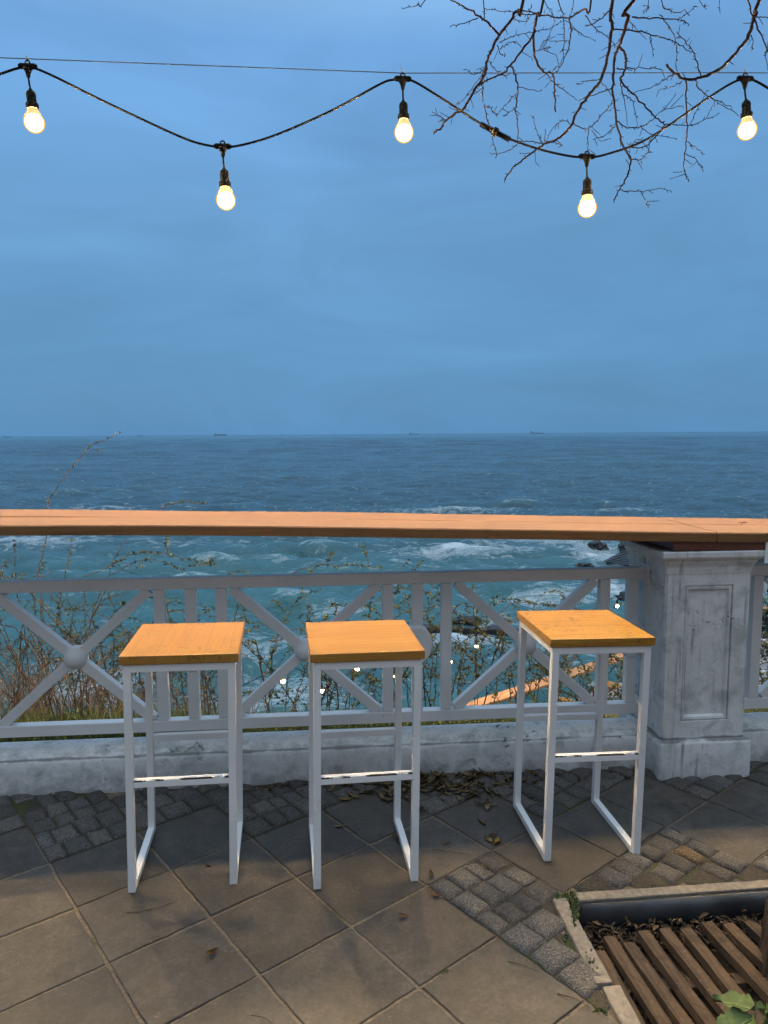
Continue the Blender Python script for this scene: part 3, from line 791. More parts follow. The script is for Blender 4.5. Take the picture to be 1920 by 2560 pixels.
def make_lamp(tilt=0.0, glass='bulb'):
    root = thing('hanging_lamp', 'x', 'lamp', group='lamps hanging along the festoon cable')
    bm = BM()                                  # T piece with ear
    tube(bm, [(-.040, 0, 0), (-.034, 0, 0), (-.033, 0, 0), (.033, 0, 0), (.034, 0, 0), (.040, 0, 0)], [.0085, .0085, .0125, .0125, .0085, .0085], 12)
    lathe(bm, [(.0225, -.006), (.018, -.014), (.012, -.026), (.0085, -.042), (.0075, -.047)], 14)
    tube(bm, [(.010 * math.cos(t), 0, .014 + .010 * math.sin(t)) for t in [2 * math.pi * k / 10 for k in range(11)]], .0035, 6)
    link('cable_clip', bm, M['black_rubber'], root)
    bm = BM(); tube(bm, [(0, 0, -.045), (tilt * .05, 0, -.075), (tilt * .1, 0, -.098)], .0044, 8); link('drop_wire', bm, M['black_rubber'], root)
    T4 = Matrix.Translation((tilt * .1, 0, -.096)) @ Matrix.Rotation(-tilt, 4, 'Y')
    bm = BM(); lathe(bm, [(0, .002), (.007, 0), (.009, -.006), (.018, -.013), (.021, -.024), (.0205, -.036), (.0195, -.039), (.0205, -.042), (.0205, -.058), (.027, -.064), (.0275, -.076), (.025, -.086), (.0, -.087)], 20, T4)
    so = link('socket', bm, M['black_rubber'], root, False)
    bm = BM(); lathe(bm, [(.0225, -.0865), (.024, -.093), (.029, -.104), (.034, -.112), (.0385, -.1195)], 28, T4)
    bl = link('bulb', bm, M['neck'], root, True)
    bm = BM(); cz, rr_ = -.143, .0455
    prof = [(.0385, -.1195)] + [(rr_ * math.sin(a), cz + rr_ * math.cos(a)) for a in [R(62) + (math.pi - R(62)) * k / 14 for k in range(0, 14)]] + [(0, cz - rr_)]
    lathe(bm, prof, 32, T4); link('bulb_globe', bm, M[glass], bl, True)
    return root
lab = {-1.543: 'warm lit bulb hanging high in the top left corner, leftmost of the festoon lamps', -.692: 'warm lit bulb at the bottom of the left cable loop, above the leftmost stool',
       .146: 'warm lit bulb hung high in mid sky, just left of the bare branches', 1.037: 'warm lit bulb at the bottom of the right cable loop, below the bare branches',
       1.815: 'warm lit bulb hung high beside the branch tips, rightmost of the festoon lamps'}
proto = None
for (s, z) in T:
    tl = {-1.543: .06, 1.815: .09, -.692: .03, 1.037: .03}.get(s, 0.02)
    l = make_lamp(tl); l.location = wp(s, LY, z); l.rotation_euler = (0, 0, WA)
    l['label'] = lab.get(s, 'warm lit bulb on the festoon cable beyond the edge of the picture')
    if z > 3.0 and s in lab:
        bm = BM(); tube(bm, [(.006 * math.sin(t), .004 * math.cos(t), .020 + .012 * math.cos(t)) for t in [2 * math.pi * k / 9 for k in range(10)]], .0022, 5)
        tube(bm, [(0, 0, .03), (-.003, 0, .042), (-.008, 0, .052)], [.004, .0035, .002], 5); link('zip_tie', bm, M['zip'], l)

# ------------------------------------------------------------------ bare tree (stands at the right edge of the frame, its crown hangs over the lamps)
def z5(x, y, Y): return at_y(829.5 + .5 * x, .5 * y, Y)
def build_tree():
    root = thing('bare_tree', 'bare leafless tree at the right edge, rough brown trunk in the slatted pit, twigs overhead', 'tree', (1.215, 1.93, -.15))
    inv = Vector((-1.215, -1.93, .15))
    a = NT('rough_tree_bark'); v = a.coord('Object', (1, 1, .22)); f = a.noise(v, 34, 7, .65, 1.0)
    c = a.ramp(f, [(.30, (.020, .013, .010)), (.5, (.075, .048, .030)), (.7, (.14, .095, .055))]); a.set(c, .9); a.bump(f, 1.0, .03); barkm = a.m
    P = smooth_path([(1.235, 1.93, -.15), (1.235, 1.93, .12), (1.245, 1.94, .5), (1.30, 1.96, 1.2), (1.42, 2.0, 2.2), (1.55, 2.15, 3.0), (1.66, 2.5, 3.75)], 8)
    bm = BM(); n = 40; rings = []
    for i, p in enumerate(P):
        t = i / (len(P) - 1); r = .135 * (1 - t) + .06 * t + .015 * math.exp(-i / 3.0)
        rg = []
        for k in range(n):
            an = 2 * math.pi * k / n; d = Vector((math.cos(an), math.sin(an), 0))
            rr = r * (1 + .11 * mnoise.noise(Vector((d.x * 3.6, d.y * 3.6, p.z * 1.8))) + .05 * mnoise.noise(Vector((d.x * 9, d.y * 9, p.z * 5))))
            rg.append(bm.verts.new(p + inv + d * rr))
        rings.append(rg)
    for A, B in zip(rings, rings[1:]):
        for k in range(n): bm.faces.new((A[k], A[(k + 1) % n], B[(k + 1) % n], B[k]))
    bm.faces.new(rings[-1]); bm.faces.new(rings[0][::-1])
    link('trunk', bm, barkm, root, True)
    limb = smooth_path([(1.66, 2.5, 3.72), (1.74, 2.95, 4.25), (1.45, 3.35, 4.55), (.85, 3.55, 4.62), (.2, 3.6, 4.55), (-.4, 3.6, 4.45)], 8)
    bm = BM(); tube(bm, [p + inv for p in limb], [.055 - .043 * i / (len(limb) - 1) for i in range(len(limb))], 10); link('bough', bm, M['bark'], root, True)
    g = random.Random(21)
    # each entry: depth, radius at base, radius at tip, points measured on the photograph; the first of each group is a main branch
    groups = [
     [(3.45, 6.6, 3.6, [(600, 0), (570, 50), (530, 110), (497, 155), (465, 220), (446, 262), (436, 320), (405, 368), (372, 420), (345, 468), (312, 490), (268, 520), (246, 553), (215, 572)]),
      (3.40, 4.2, 2.2, [(500, 150), (440, 95), (385, 52), (330, 20), (270, -12)]), (3.40, 2.2, 1.4, [(405, 78), (350, 98), (285, 113)]), (3.4, 2.4, 2.0, [(434, 90), (433, 40), (432, -10)]),
      (3.50, 2.6, 1.5, [(446, 262), (426, 330), (427, 400), (440, 490), (460, 560), (475, 620), (488, 675)]), (3.5, 1.8, 1.1, [(438, 455), (465, 470), (472, 486), (492, 490)]),
      (3.45, 1.8, 1.2, [(455, 262), (470, 290), (500, 318), (530, 325)]), (3.45, 2.0, 1.2, [(490, 190), (505, 235), (525, 242)]), (3.45, 1.8, 1.2, [(500, 215), (530, 190), (572, 176)]),
      (3.4, 1.6, 1.1, [(268, 520), (232, 500), (210, 483)]), (3.4, 1.6, 1.1, [(265, 520), (232, 530)]), (3.45, 1.7, 1.0, [(450, 265), (405, 350), (340, 430), (310, 455)]),
      (3.45, 1.6, 1.0, [(450, 300), (390, 322), (355, 303)]), (3.45, 1.7, 1.0, [(430, 375), (395, 400), (360, 410)]), (3.42, 1.5, 1.0, [(345, 470), (370, 480)]), (3.42, 1.5, 1.0, [(330, 485), (290, 470)])],
     [(3.6, 6.0, 3.0, [(687, 0), (662, 60), (647, 140), (646, 215), (660, 268), (688, 308), (728, 320), (735, 370), (738, 415), (741, 482)]),
      (3.6, 5.0, 2.6, [(655, 130), (610, 200), (552, 272), (512, 318), (470, 335), (440, 348), (405, 372)]), (3.62, 3.4, 1.4, [(550, 285), (570, 335), (578, 390), (571, 455), (566, 475), (578, 520), (577, 600), (570, 630), (525, 655), (465, 668)]),
      (3.6, 1.8, 1.1, [(577, 378), (630, 385), (680, 395)]), (3.6, 1.8, 1.1, [(574, 395), (530, 450), (485, 498)]), (3.6, 1.5, 1.0, [(566, 470), (540, 485), (518, 505)]),
      (3.65, 2.2, 1.2, [(690, 310), (735, 355), (790, 400), (838, 435)]), (3.6, 1.8, 1.1, [(648, 218), (690, 214), (720, 206)]), (3.6, 1.6, 1.0, [(690, 222), (742, 238)]), (3.6, 1.8, 1.1, [(688, 212), (715, 150), (740, 85)]),
      (3.6, 1.9, 1.1, [(500, 182), (545, 160), (610, 145), (700, 126), (775, 93)]), (3.55, 2.0, 1.2, [(660, 62), (600, 62), (510, 46), (442, 43)]), (3.6, 1.6, 1.0, [(600, 230), (640, 247)]),
      (3.6, 1.6, 1.0, [(640, 15), (625, 60), (612, 96)]), (3.6, 1.5, 1.0, [(700, 320), (665, 345)]), (3.6, 1.5, 1.0, [(736, 415), (760, 415)])],
     [(3.5, 7.4, 3.2, [(986, 0), (984, 100), (975, 200), (958, 275), (934, 352), (905, 385), (868, 432), (838, 475), (815, 530), (785, 572), (742, 605), (692, 622), (652, 650), (600, 692), (560, 722), (520, 778)]),
      (3.5, 2.2, 1.1, [(690, 622), (640, 612), (580, 608)]), (3.5, 1.7, 1.0, [(684, 615), (657, 560), (645, 500)]), (3.5, 1.5, 1.0, [(690, 612), (697, 570)]), (3.5, 1.6, 1.0, [(745, 608), (770, 630)]),
      (3.55, 2.2, 1.2, [(818, 535), (860, 555), (888, 550), (935, 505), (985, 440), (982, 410), (955, 372), (935, 355)]), (3.55, 2.0, 1.2, [(886, 552), (880, 600), (879, 655)]), (3.5, 1.7, 1.0, [(812, 540), (780, 520), (735, 545), (700, 610)]),
      (3.55, 2.4, 1.3, [(990, 375), (920, 405), (845, 432)]), (3.5, 1.6, 1.0, [(690, 624), (720, 610), (770, 630)]), (3.5, 1.5, 1.0, [(640, 660), (590, 662)]), (3.5, 1.5, 1.0, [(648, 655), (655, 700)]),
      (3.5, 1.6, 1.0, [(930, 345), (880, 350), (838, 365)]), (3.5, 1.5, 1.0, [(895, 560), (930, 605), (970, 600)])],
     [(3.35, 7.0, 2.2, [(1078, 0), (1056, 70), (1030, 160), (1014, 208), (999, 235), (993, 300), (990, 400), (1000, 500), (1018, 590), (1040, 645), (1066, 685), (1056, 740), (1036, 790), (1015, 822), (990, 872)]),
      (3.40, 4.6, 2.0, [(1020, 203), (1040, 230), (1046, 270), (1035, 315), (1022, 345), (1050, 380), (1090, 422), (1132, 460), (1175, 508), (1212, 537), (1190, 570), (1140, 625), (1095, 640), (1060, 632)]),
      (3.35, 2.2, 1.2, [(1064, 684), (1108, 690), (1134, 668), (1145, 640)]), (3.3, 1.8, 1.0, [(1020, 820), (1060, 826), (1110, 825), (1170, 818), (1235, 822)]), (3.3, 1.5, 1.0, [(1110, 825), (1130, 868), (1141, 898)]),
      (3.35, 2.4, 1.2, [(1005, 525), (1050, 548), (1110, 546), (1160, 515), (1212, 474), (1290, 456)]), (3.35, 1.6, 1.0, [(1212, 474), (1252, 420)]), (3.35, 1.6, 1.0, [(1240, 466), (1290, 410)]), (3.35, 1.6, 1.0, [(1110, 546), (1160, 582), (1262, 598)]),
      (3.4, 2.4, 1.4, [(1020, 345), (1030, 400), (1048, 495)]), (3.4, 2.0, 1.2, [(1038, 408), (1075, 438), (1092, 515)]), (3.35, 1.9, 1.0, [(1212, 537), (1325, 541), (1390, 515), (1455, 488)]), (3.35, 1.5, 1.0, [(1325, 541), (1360, 460), (1395, 392)]),
      (3.35, 1.9, 1.1, [(1000, 545), (950, 585), (900, 602)]), (3.4, 2.6, 1.4, [(1005, 295), (1060, 295), (1110, 292), (1202, 300)]), (3.3, 1.5, 1.0, [(1055, 690), (1062, 640)]), (3.35, 3.0, 1.4, [(1072, 76), (1150, 78), (1230, 80), (1290, 88), (1320, 112)]),
      (3.35, 1.5, 1.0, [(1270, 82), (1310, 60), (1345, 28)]), (3.4, 2.0, 1.2, [(1190, 62), (1235, 120), (1265, 200), (1262, 300)]), (3.4, 3.2, 1.4, [(985, 130), (1060, 130), (1140, 145), (1210, 165), (1280, 195), (1325, 228)]), (3.4, 1.5, 1.0, [(1150, 152), (1158, 190), (1165, 245)]),
      (3.4, 2.0, 1.2, [(870, 65), (910, 120), (960, 155), (1010, 205)]), (3.4, 3.0, 1.6, [(985, 25), (960, 60), (915, 98), (870, 112)]), (3.4, 1.6, 1.0, [(1060, 85), (1095, 130), (1135, 170)]), (3.4, 1.6, 1.0, [(1030, 150), (1000, 190), (940, 215)]), (3.35, 1.5, 1, [(1060, 640), (1100, 600), (1140, 640)])],
     [(3.55, 8.0, 4.6, [(1622, 0), (1606, 60), (1580, 140), (1545, 200), (1490, 262), (1430, 310), (1370, 335), (1310, 343), (1262, 320), (1220, 280)]),
      (3.55, 3.0, 1.5, [(1372, 332), (1355, 280), (1335, 220), (1302, 180), (1265, 138)]), (3.5, 3.4, 2.0, [(1305, 343), (1305, 420), (1308, 520), (1303, 640), (1300, 740), (1315, 785)]), (3.5, 1.8, 1.1, [(1308, 610), (1350, 640), (1385, 668)]),
      (3.5, 1.8, 1.1, [(1306, 665), (1345, 690), (1382, 733)]), (3.5, 1.6, 1.0, [(1300, 742), (1250, 748)]), (3.5, 1.6, 1.0, [(1300, 752), (1238, 775)]), (3.55, 2.6, 1.3, [(1350, 343), (1354, 375), (1400, 413), (1450, 440), (1505, 465)]),
      (3.5, 2.0, 1.1, [(1408, 420), (1470, 460), (1538, 495)]), (3.55, 2.2, 1.1, [(1255, 320), (1210, 345), (1150, 380), (1062, 405)]), (3.55, 1.8, 1.1, [(1290, 352), (1240, 375), (1185, 390)]), (3.55, 2.4, 1.6, [(1606, 72), (1640, 76), (1700, 85)]),
      (3.6, 3.4, 2.4, [(1570, -10), (1600, 80), (1630, 150), (1662, 225), (1690, 300)]), (3.5, 1.8, 1.1, [(1583, 148), (1597, 180), (1585, 222)]), (3.55, 1.6, 1.1, [(1590, 98), (1550, 102)]), (3.5, 1.8, 1.1, [(1660, 180), (1650, 250), (1665, 320)])],
     [(3.7, 4.6, 2.6, [(897, 0), (868, 36), (822, 64), (798, 75), (740, 75), (662, 60), (580, 38)]), (3.7, 3.2, 1.3, [(800, 76), (808, 140), (800, 190), (785, 240), (755, 295), (735, 318)]), (3.72, 2.8, 1.2, [(752, -8), (765, 40), (778, 100), (776, 200), (766, 270), (735, 300)]),
      (3.7, 1.8, 1.2, [(820, -8), (802, 75)]), (3.7, 1.8, 1.0, [(806, 118), (860, 150), (910, 176)]), (3.7, 1.6, 1.0, [(806, 175), (760, 178), (690, 176)]), (3.7, 2.0, 1.1, [(690, -5), (720, 40), (735, 75)]), (3.7, 1.6, 1.0, [(776, 150), (745, 150)]), (3.7, 1.6, 1.0, [(770, 215), (800, 218)]),
      (3.6, 2.4, 1.2, [(1198, -8), (1215, 35), (1270, 55), (1305, 40)]), (3.6, 1.8, 1.0, [(1143, -8), (1140, 30), (1120, 56)]), (3.6, 2.0, 1.2, [(1360, -8), (1390, 22)]), (3.6, 1.6, 1.2, [(1450, -8), (1450, 34)]), (3.5, 2.4, 1.2, [(182, -8), (150, 20), (85, 37)])]]
    sc_r = 3.02 / 1555 * .25 * 2.0                # z5 pixel width -> radius in metres
    for gi, grp in enumerate(groups):
        bm = BM()
        for bi, (Y, ra, rb, pl) in enumerate(grp):
            dep = Y - .48; amp = .10 if bi == 0 else .05; ph = g.random() * 6
            W3 = [z5(x, y, dep + amp * math.sin(ph + k * .5) - (amp * math.sin(ph) if bi else 0)) for k, (x, y) in enumerate(pl)]
            if pl[0][1] <= 0:                  # comes from above the frame: carry it up to the bough
                tgt = min(limb, key=lambda q: (q - W3[0]).length + (abs(q.x - W3[0].x - .15)))
                if bi == 0: W3 = [tgt, (tgt * .45 + W3[0] * .55) + Vector((.05, 0, .08))] + W3
                else: W3 = [W3[0] + (W3[0] - W3[1]).normalized() * .3 + Vector((0, 0, .15))] + W3
            pts = smooth_path(W3, 5); n = len(pts)
            pts = [p + Vector((g.gauss(0, .0016), g.gauss(0, .002), g.gauss(0, .0016))) for p in pts]
            rad = [(ra + (rb - ra) * (i / (n - 1))) * sc_r * g.uniform(.9, 1.14) for i in range(n)]
            tube(bm, [p + inv for p in pts], rad, 6 if ra > 4 else 5)
            for i in range(1, n):               # buds and short spurs
                if g.random() < .55:
                    L = g.uniform(.006, .014) if g.random() < .85 else g.uniform(.02, .05)
                    d = (pts[i] - pts[i - 1]).normalized(); s = Vector((g.gauss(0, 1), g.gauss(0, .6), g.gauss(0, 1))); s = (s - d * s.dot(d)).normalized()
                    e = (d * .8 + s).normalized(); r_ = .0013 if L < .02 else .0012
                    tube(bm, [pts[i] + inv, pts[i] + inv + e * L * .6, pts[i] + inv + e * L], [r_, r_ * 1.15, r_ * .7], 4)
        link('branch', bm, M['bark'], root, True)
build_tree()

# ------------------------------------------------------------------ tree pit: kerb stones, edging, slats, litter, weed
def pitp(a, b, z=0.0): p = PIT0 + PX * a - PY * b; p.z = z; return p
def kerb(a0, a1, b0, b1, label, h=.012):
    bm = BM(); box(bm, 0, 0, 0, a1 - a0, b1 - b0, .11, None, .006)
    bmesh.ops.subdivide_edges(bm, edges=[e for e in bm.edges if e.calc_length() > .2], cuts=14, use_grid_fill=True)
    for v in bm.verts:
        v.co += Vector((mnoise.noise(v.co * 23 + Vector((a0, 0, 0))), mnoise.noise(v.co * 21 + Vector((0, b0, 4))), mnoise.noise(v.co * 25))) * .0022
    o = link('kerb_stone', bm, M['kerb']); o.location = pitp((a0 + a1) / 2, (b0 + b1) / 2, h - .055); o.rotation_euler = (0, 0, PIT_A)
    return tag(o, label, 'kerb stone', 'kerb stones round the tree pit')
kerb(-.018, .030, .022, .385, 'narrow concrete kerb stone on the left side of the tree pit, reaching to its corner')
kerb(-.004, .048, .393, .95, 'second concrete kerb stone down the left pit side, below the gap', .010)
kerb(.064, 1.30, .0, .042, 'long concrete kerb stone along the wall side of the tree pit')
bm = BM()                                      # rounded dark edging under the long kerb
prof = [(.0425, .004), (.050, .002), (.062, -.006), (.070, -.020), (.073, -.038), (.070, -.060), (.062, -.085), (.052, -.11), (.0425, -.15)]
prism(bm, [(-y, z) for y, z in prof], .066, 1.30)
o = link('pit_edging', bm, M['pipe'], None, True); o.location = PIT0; o.rotation_euler = (0, 0, PIT_A)
tag(o, 'dark rounded edging strip below the long kerb of the tree pit', 'edging')
gr = thing('tree_grate', 'weathered brown wooden slat grate covering the tree pit', 'grate', (0, 0, 0))
def zg(x, y): return at_z((1400 + x * .31344) / KD, (2180 + y * .31344) / KD, -.05)
gA, gB = zg(390, 530), zg(820, 1210)
for (x0, y0, x1, y1) in ((310, 640, 620, 1211), (390, 525, 830, 1210), (545, 545, 1025, 1210), (660, 475, 1190, 1190), (830, 440, 1390, 1150), (1000, 455, 1600, 1190), (1165, 405, 1780, 1060), (1340, 405, 1900, 960), (1500, 365, 2050, 900), (1660, 345, 2200, 860)):
    A, B = zg(x0, y0), zg(x1, y1); d = (B - A).normalized(); B = A + d * (.92 + rng.uniform(-.03, .03))
    c = (A + B) / 2
    if (c - Vector((1.215, 1.93, -.075))).length < .0: continue
    bm = BM(); L = (B - A).length
    box(bm, 0, 0, 0, .037, L, .030, None, .002)
    bmesh.ops.subdivide_edges(bm, edges=[e for e in bm.edges if e.calc_length() > .3], cuts=18)
    sd = rng.random() * 50
    for v in bm.verts: v.co += Vector((mnoise.noise(Vector((sd, v.co.y * 9, v.co.x * 20))), 0, mnoise.noise(Vector((v.co.y * 8, sd, 1))))) * .003
    an = math.atan2(d.y, d.x) + math.pi / 2
    o = link('slat', bm, M['old_wood'], gr); o.location = c + Vector((0, 0, -.015 + rng.uniform(-.004, .004))); o.rotation_euler = (rng.uniform(-.01, .01), rng.uniform(-.04, .04), an)
bm = BM(); box(bm, 0, 0, 0, 1.16, .04, .03); o = link('cross_batten', bm, M['old_wood'], gr); o.location = pitp(.68, .30, -.095); o.rotation_euler = (0, 0, PIT_A)

def leaf_mesh(name, L, Wd, curl, fold, mat, g, stalk=True):
    bm = BM(); n, m = 8, 4; rows = []
    bend = g.uniform(-.25, .25)
    for i in range(n + 1):
        t = i / n; w = Wd * .5 * (math.sin(math.pi * min(1, t ** .8)) ** .75) * (1 - .15 * t) if 0 < t < 1 else .0004
        row = []
        for k in range(m + 1):
            u = -1 + 2 * k / m
            x = L * (t - .5); y = u * w * math.cos(fold * abs(u)) + bend * L * (t - .5) ** 2
            z = abs(u) * w * math.sin(fold) * 1.1 + curl * L * (t - .5) ** 2 + .003 * mnoise.noise(Vector((x * 60, y * 60, L * 99)))
            row.append(bm.verts.new((x, y, z)))
        rows.append(row)
    for a, b in zip(rows, rows[1:]):
        for k in range(m): bm.faces.new((a[k], a[k + 1], b[k + 1], b[k])).smooth = True
    bmesh.ops.solidify(bm, geom=bm.faces[:], thickness=.0006)
    if stalk: tube(bm, [(-L * .5, bend * L * .25, curl * L * .25), (-L * .68, bend * L * .5, curl * L * .3 + .002)], .0008, 4)
    zmin = min(v.co.z for v in bm.verts)
    for v in bm.verts: v.co.z -= zmin
    me = bpy.data.meshes.new(name); bmesh.ops.recalc_face_normals(bm, faces=bm.faces); bm.to_mesh(me); bm.free(); me.materials.append(mat); return me
lg = random.Random(5)
LM = {'brown': [leaf_mesh('fallen_leaf', lg.uniform(.045, .07), lg.uniform(.018, .030), lg.uniform(.1, .9), lg.uniform(.08, .5), M['leaf_brown'], lg) for _ in range(8)],
      'yellow': [leaf_mesh('fallen_leaf', .055, .034, .3, .15, M['leaf_yellow'], lg)],
      'tan': [leaf_mesh('fallen_leaf', lg.uniform(.045, .06), lg.uniform(.02, .028), lg.uniform(.6, 1.4), lg.uniform(.5, 1.0), M['leaf_tan'], lg) for _ in range(3)]}
def put_leaf(me, p, label, group=None, tilt=.35, sc=1.0):
    o = bpy.data.objects.new('fallen_leaf', me); COL.objects.link(o)
    o.location = p; o.rotation_euler = (lg.gauss(0, tilt), lg.gauss(0, tilt), lg.uniform(0, 6.28)); o.scale = (sc,) * 3
    return tag(o, label, 'leaf', group)
n = 0
while n < 235:                                 # the drift against the wall
    s = lg.gauss(.23, .20) if lg.random() < .72 else lg.uniform(-.62, 1.12)
    dep = abs(lg.gauss(0, .10 if abs(s - .2) < .35 else .04))
    if dep > .30: continue
    p = wp(s, -.012 - dep); p.z = .002 + max(0, lg.gauss(.014, .010)) * math.exp(-dep * 9) * math.exp(-((s - .23) / .35) ** 2)
    if (p - Vector((.70, 2.59, 0))).length < .0: continue
    put_leaf(lg.choice(LM['brown']), p, 'curled brown fallen leaf in the drift along the foot of the low white wall', 'fallen leaves drifted against the wall', .15, lg.uniform(.75, 1.15)); n += 1
for (x, y, mt, lb, sc, yaw) in [
    (750, 1727, 'yellow', 'flat yellow fallen leaf lying alone just left of the brown leaf drift', 1.0, .3),
    (1056, 1813, 'yellow', 'smaller yellow fallen leaf of the little cluster left of the right stool', .8, 2.2),
    (1074, 1818, 'yellow', 'bigger yellow fallen leaf of the little cluster left of the right stool', 1.0, 1.2),
    (1066, 1806, 'tan', 'tan curled leaf above the little yellow cluster left of the right stool', .8, .2),
    (458, 2060, 'tan', 'folded brown fallen leaf alone on the slabs in front of the leftmost stool', .9, .9),
    (872, 1981, 'tan', 'small tan leaf on a slab below the middle stool, left of the setts', .75, 0),
    (940, 1936, 'tan', 'pale curled leaf at the left corner of the sett patch', .75, 2.6),
    (931, 1890, 'tan', 'short tan leaf standing by the right front leg of the middle stool', .7, 1.6),
    (1046, 1876, 'tan', 'orange brown leaf lying on the setts near the tip of the patch', .85, 2.0),
    (964, 1823, 'tan', 'small tan leaf on the warm lit slab between the middle and right stools', .65, 2.7),
    (448, 1872, 'tan', 'small tan leaf on the slabs between the leftmost stool legs', .55, 2.8),
    (858, 1810, 'brown', 'brown leaf beside the right runner of the middle stool', 1.0, 2.4),
    (1040, 1775, 'brown', 'brown leaf on the dark slabs just above the yellow leaf cluster', .9, 2.0),
    (1150, 1720, 'brown', 'lone brown leaf behind the left runner of the stool by the pillar', 1.0, .5),
    (735, 1785, 'brown', 'lone brown leaf on the dark slab behind the middle stool', .9, .1)]:
    o = put_leaf(lg.choice(LM[mt]), at_z(x, y, .003), lb, None, .08, sc); o.rotation_euler.z = yaw
# litter between the slats: nobody could count it
bm = BM()
for k in range(2600):
    a, b = lg.uniform(.07, 1.28), lg.uniform(.07, 1.0) if lg.random() < .65 else lg.uniform(.075, .14)
    p = pitp(a, b, -.105 + abs(lg.gauss(0, .016)) + (.030 * math.exp(-((b - .085) / .03) ** 2)))
    L, wd = lg.uniform(.018, .04), lg.uniform(.008, .016); E = Matrix.Translation(p) @ Matrix.Rotation(lg.uniform(0, 6.28), 4, 'Z') @ Matrix.Rotation(lg.gauss(0, .7), 4, 'X') @ Matrix.Rotation(lg.gauss(0, .5), 4, 'Y')
    q = [bm.verts.new(E @ Vector(v)) for v in ((-L / 2, 0, 0), (0, -wd / 2, .004), (L / 2, 0, 0), (0, wd / 2, .004))]; bm.faces.new(q)
for k in range(120):
    a, b = lg.uniform(.08, 1.25), lg.uniform(.07, .9); p = pitp(a, b, -.06 + lg.uniform(-.03, .03)); an = lg.uniform(0, 6.28); L = lg.uniform(.04, .14)
    tube(bm, [p, p + Vector((math.cos(an) * L * .5, math.sin(an) * L * .5, lg.uniform(.0, .012))), p + Vector((math.cos(an + .3) * L, math.sin(an + .3) * L, 0))], .0009, 3)
tag(link('leaf_litter', bm, M['litter'], recalc=False), 'dark leaf litter and twigs between the slats of the tree pit', 'litter', None, 'stuff')

def sticks(name, pts, r, label, mat, z=.004):
    bm = BM(); P = smooth_path([at_z(x, y, z + (.004 if 0 < i < len(pts) - 1 else 0)) for i, (x, y) in enumerate(pts)], 4)
    tube(bm, P, [r * (1 - .5 * i / (len(P) - 1)) for i in range(len(P))], 5); return tag(link(name, bm, mat), label, 'twig')
def d3(x, y): return ((x * .57866) / KD, (1800 + y * .57866) / KD)
def d4(x, y): return ((960 + x * .57866) / KD, (1800 + y * .57866) / KD)
sticks('twig', [d3(548, 832), d3(640, 820), d3(750, 788)], .0016, 'long thin dark twig lying in front of the leftmost stool', M['stem'])
sticks('twig', [d3(1085, 1275), d3(1140, 1285), d3(1180, 1313)], .0016, 'short curved dark twig at the bottom edge of the paving', M['stem'])
sticks('twig', [d4(208, 558), d4(300, 570), d4(385, 580)], .0013, 'straight pale twig on the warm lit slab right of the middle stool', M['litter'])
sticks('twig', [d4(535, 1043), d4(600, 1058), d4(690, 1095)], .0016, 'bent twig lying beside the lower end of the sett patch', M['stem'])
sticks('twig', [d4(750, 1182), d4(830, 1205), d4(890, 1245)], .0020, 'thick twig lying near the lower left kerb of the tree pit', M['stem'])
sticks('twig', [d4(497, 925), d4(488, 990), d4(470, 1050)], .0014, 'pale stalk lying across the left border of the sett patch', M['litter'])
sticks('twig', [d3(115, 755), d3(130, 800), d3(175, 835)], .0010, 'hair thin stalk on the slabs at the left edge of the picture', M['stem'])
sticks('twig', [d4(165, 680), d4(190, 740), d4(205, 778)], .0014, 'short stalk beside the right front foot of the middle stool', M['litter'])
bm = BM()                                      # twig on the counter
cz = 1.079 + .041 - .0262 * 1.63 + .009
tube(bm, [wp(1.60, .05, cz), wp(1.63, .09, cz + .004), wp(1.665, .13, cz + .002)], .0014, 4); tube(bm, [wp(1.615, .10, cz + .003), wp(1.65, .085, cz + .004)], .0011, 4)
tag(link('twig', bm, M['bark']), 'small forked twig lying on the wooden counter above the pillar', 'twig')

# moss tufts in the gaps round the setts
bm = BM(); lay = tint_layer(bm)
for (x, y, n, sx, sy) in [(740, 770, 120, 35, 14), (820, 770, 260, 45, 22), (825, 840, 220, 14, 45), (940, 762, 110, 35, 9), (1100, 752, 70, 40, 7), (1165, 742, 60, 22, 10), (840, 1075, 220, 45, 30), (310, 725, 100, 24, 14), (605, 720, 70, 26, 10), (785, 950, 50, 10, 22), (930, 1265, 60, 28, 12), (1400, 735, 40, 60, 4), (270, 1100, 40, 14, 10), (1240, 250, 10, 60, 6)]:
    for k in range(n):
        p = at_z(*d4(lg.gauss(x, sx * .6), lg.gauss(y, sy * .6)), -.006)
        a, b = pit_local(p)
        if -.01 < a < .06 and .03 < b < .38: p.z = .010
        L = lg.uniform(.004, .010); t = lg.random()
        for q in range(2):
            E = Matrix.Translation(p + Vector((0, 0, lg.uniform(0, .008)))) @ Matrix.Rotation(lg.uniform(0, 6.28), 4, 'Z') @ Matrix.Rotation(lg.uniform(.2, 1.4), 4, 'X')
            f = bm.faces.new([bm.verts.new(E @ Vector(v)) for v in ((-L * .4, 0, 0), (0, -L * .5, 0), (L * .6, 0, 0), (0, L * .5, 0))]); set_tint(f, lay, (t, t, t))
tag(link('moss', bm, M['moss'], recalc=False), 'green moss and tiny weeds in the gaps round the setts and kerbs', 'moss', None, 'stuff')

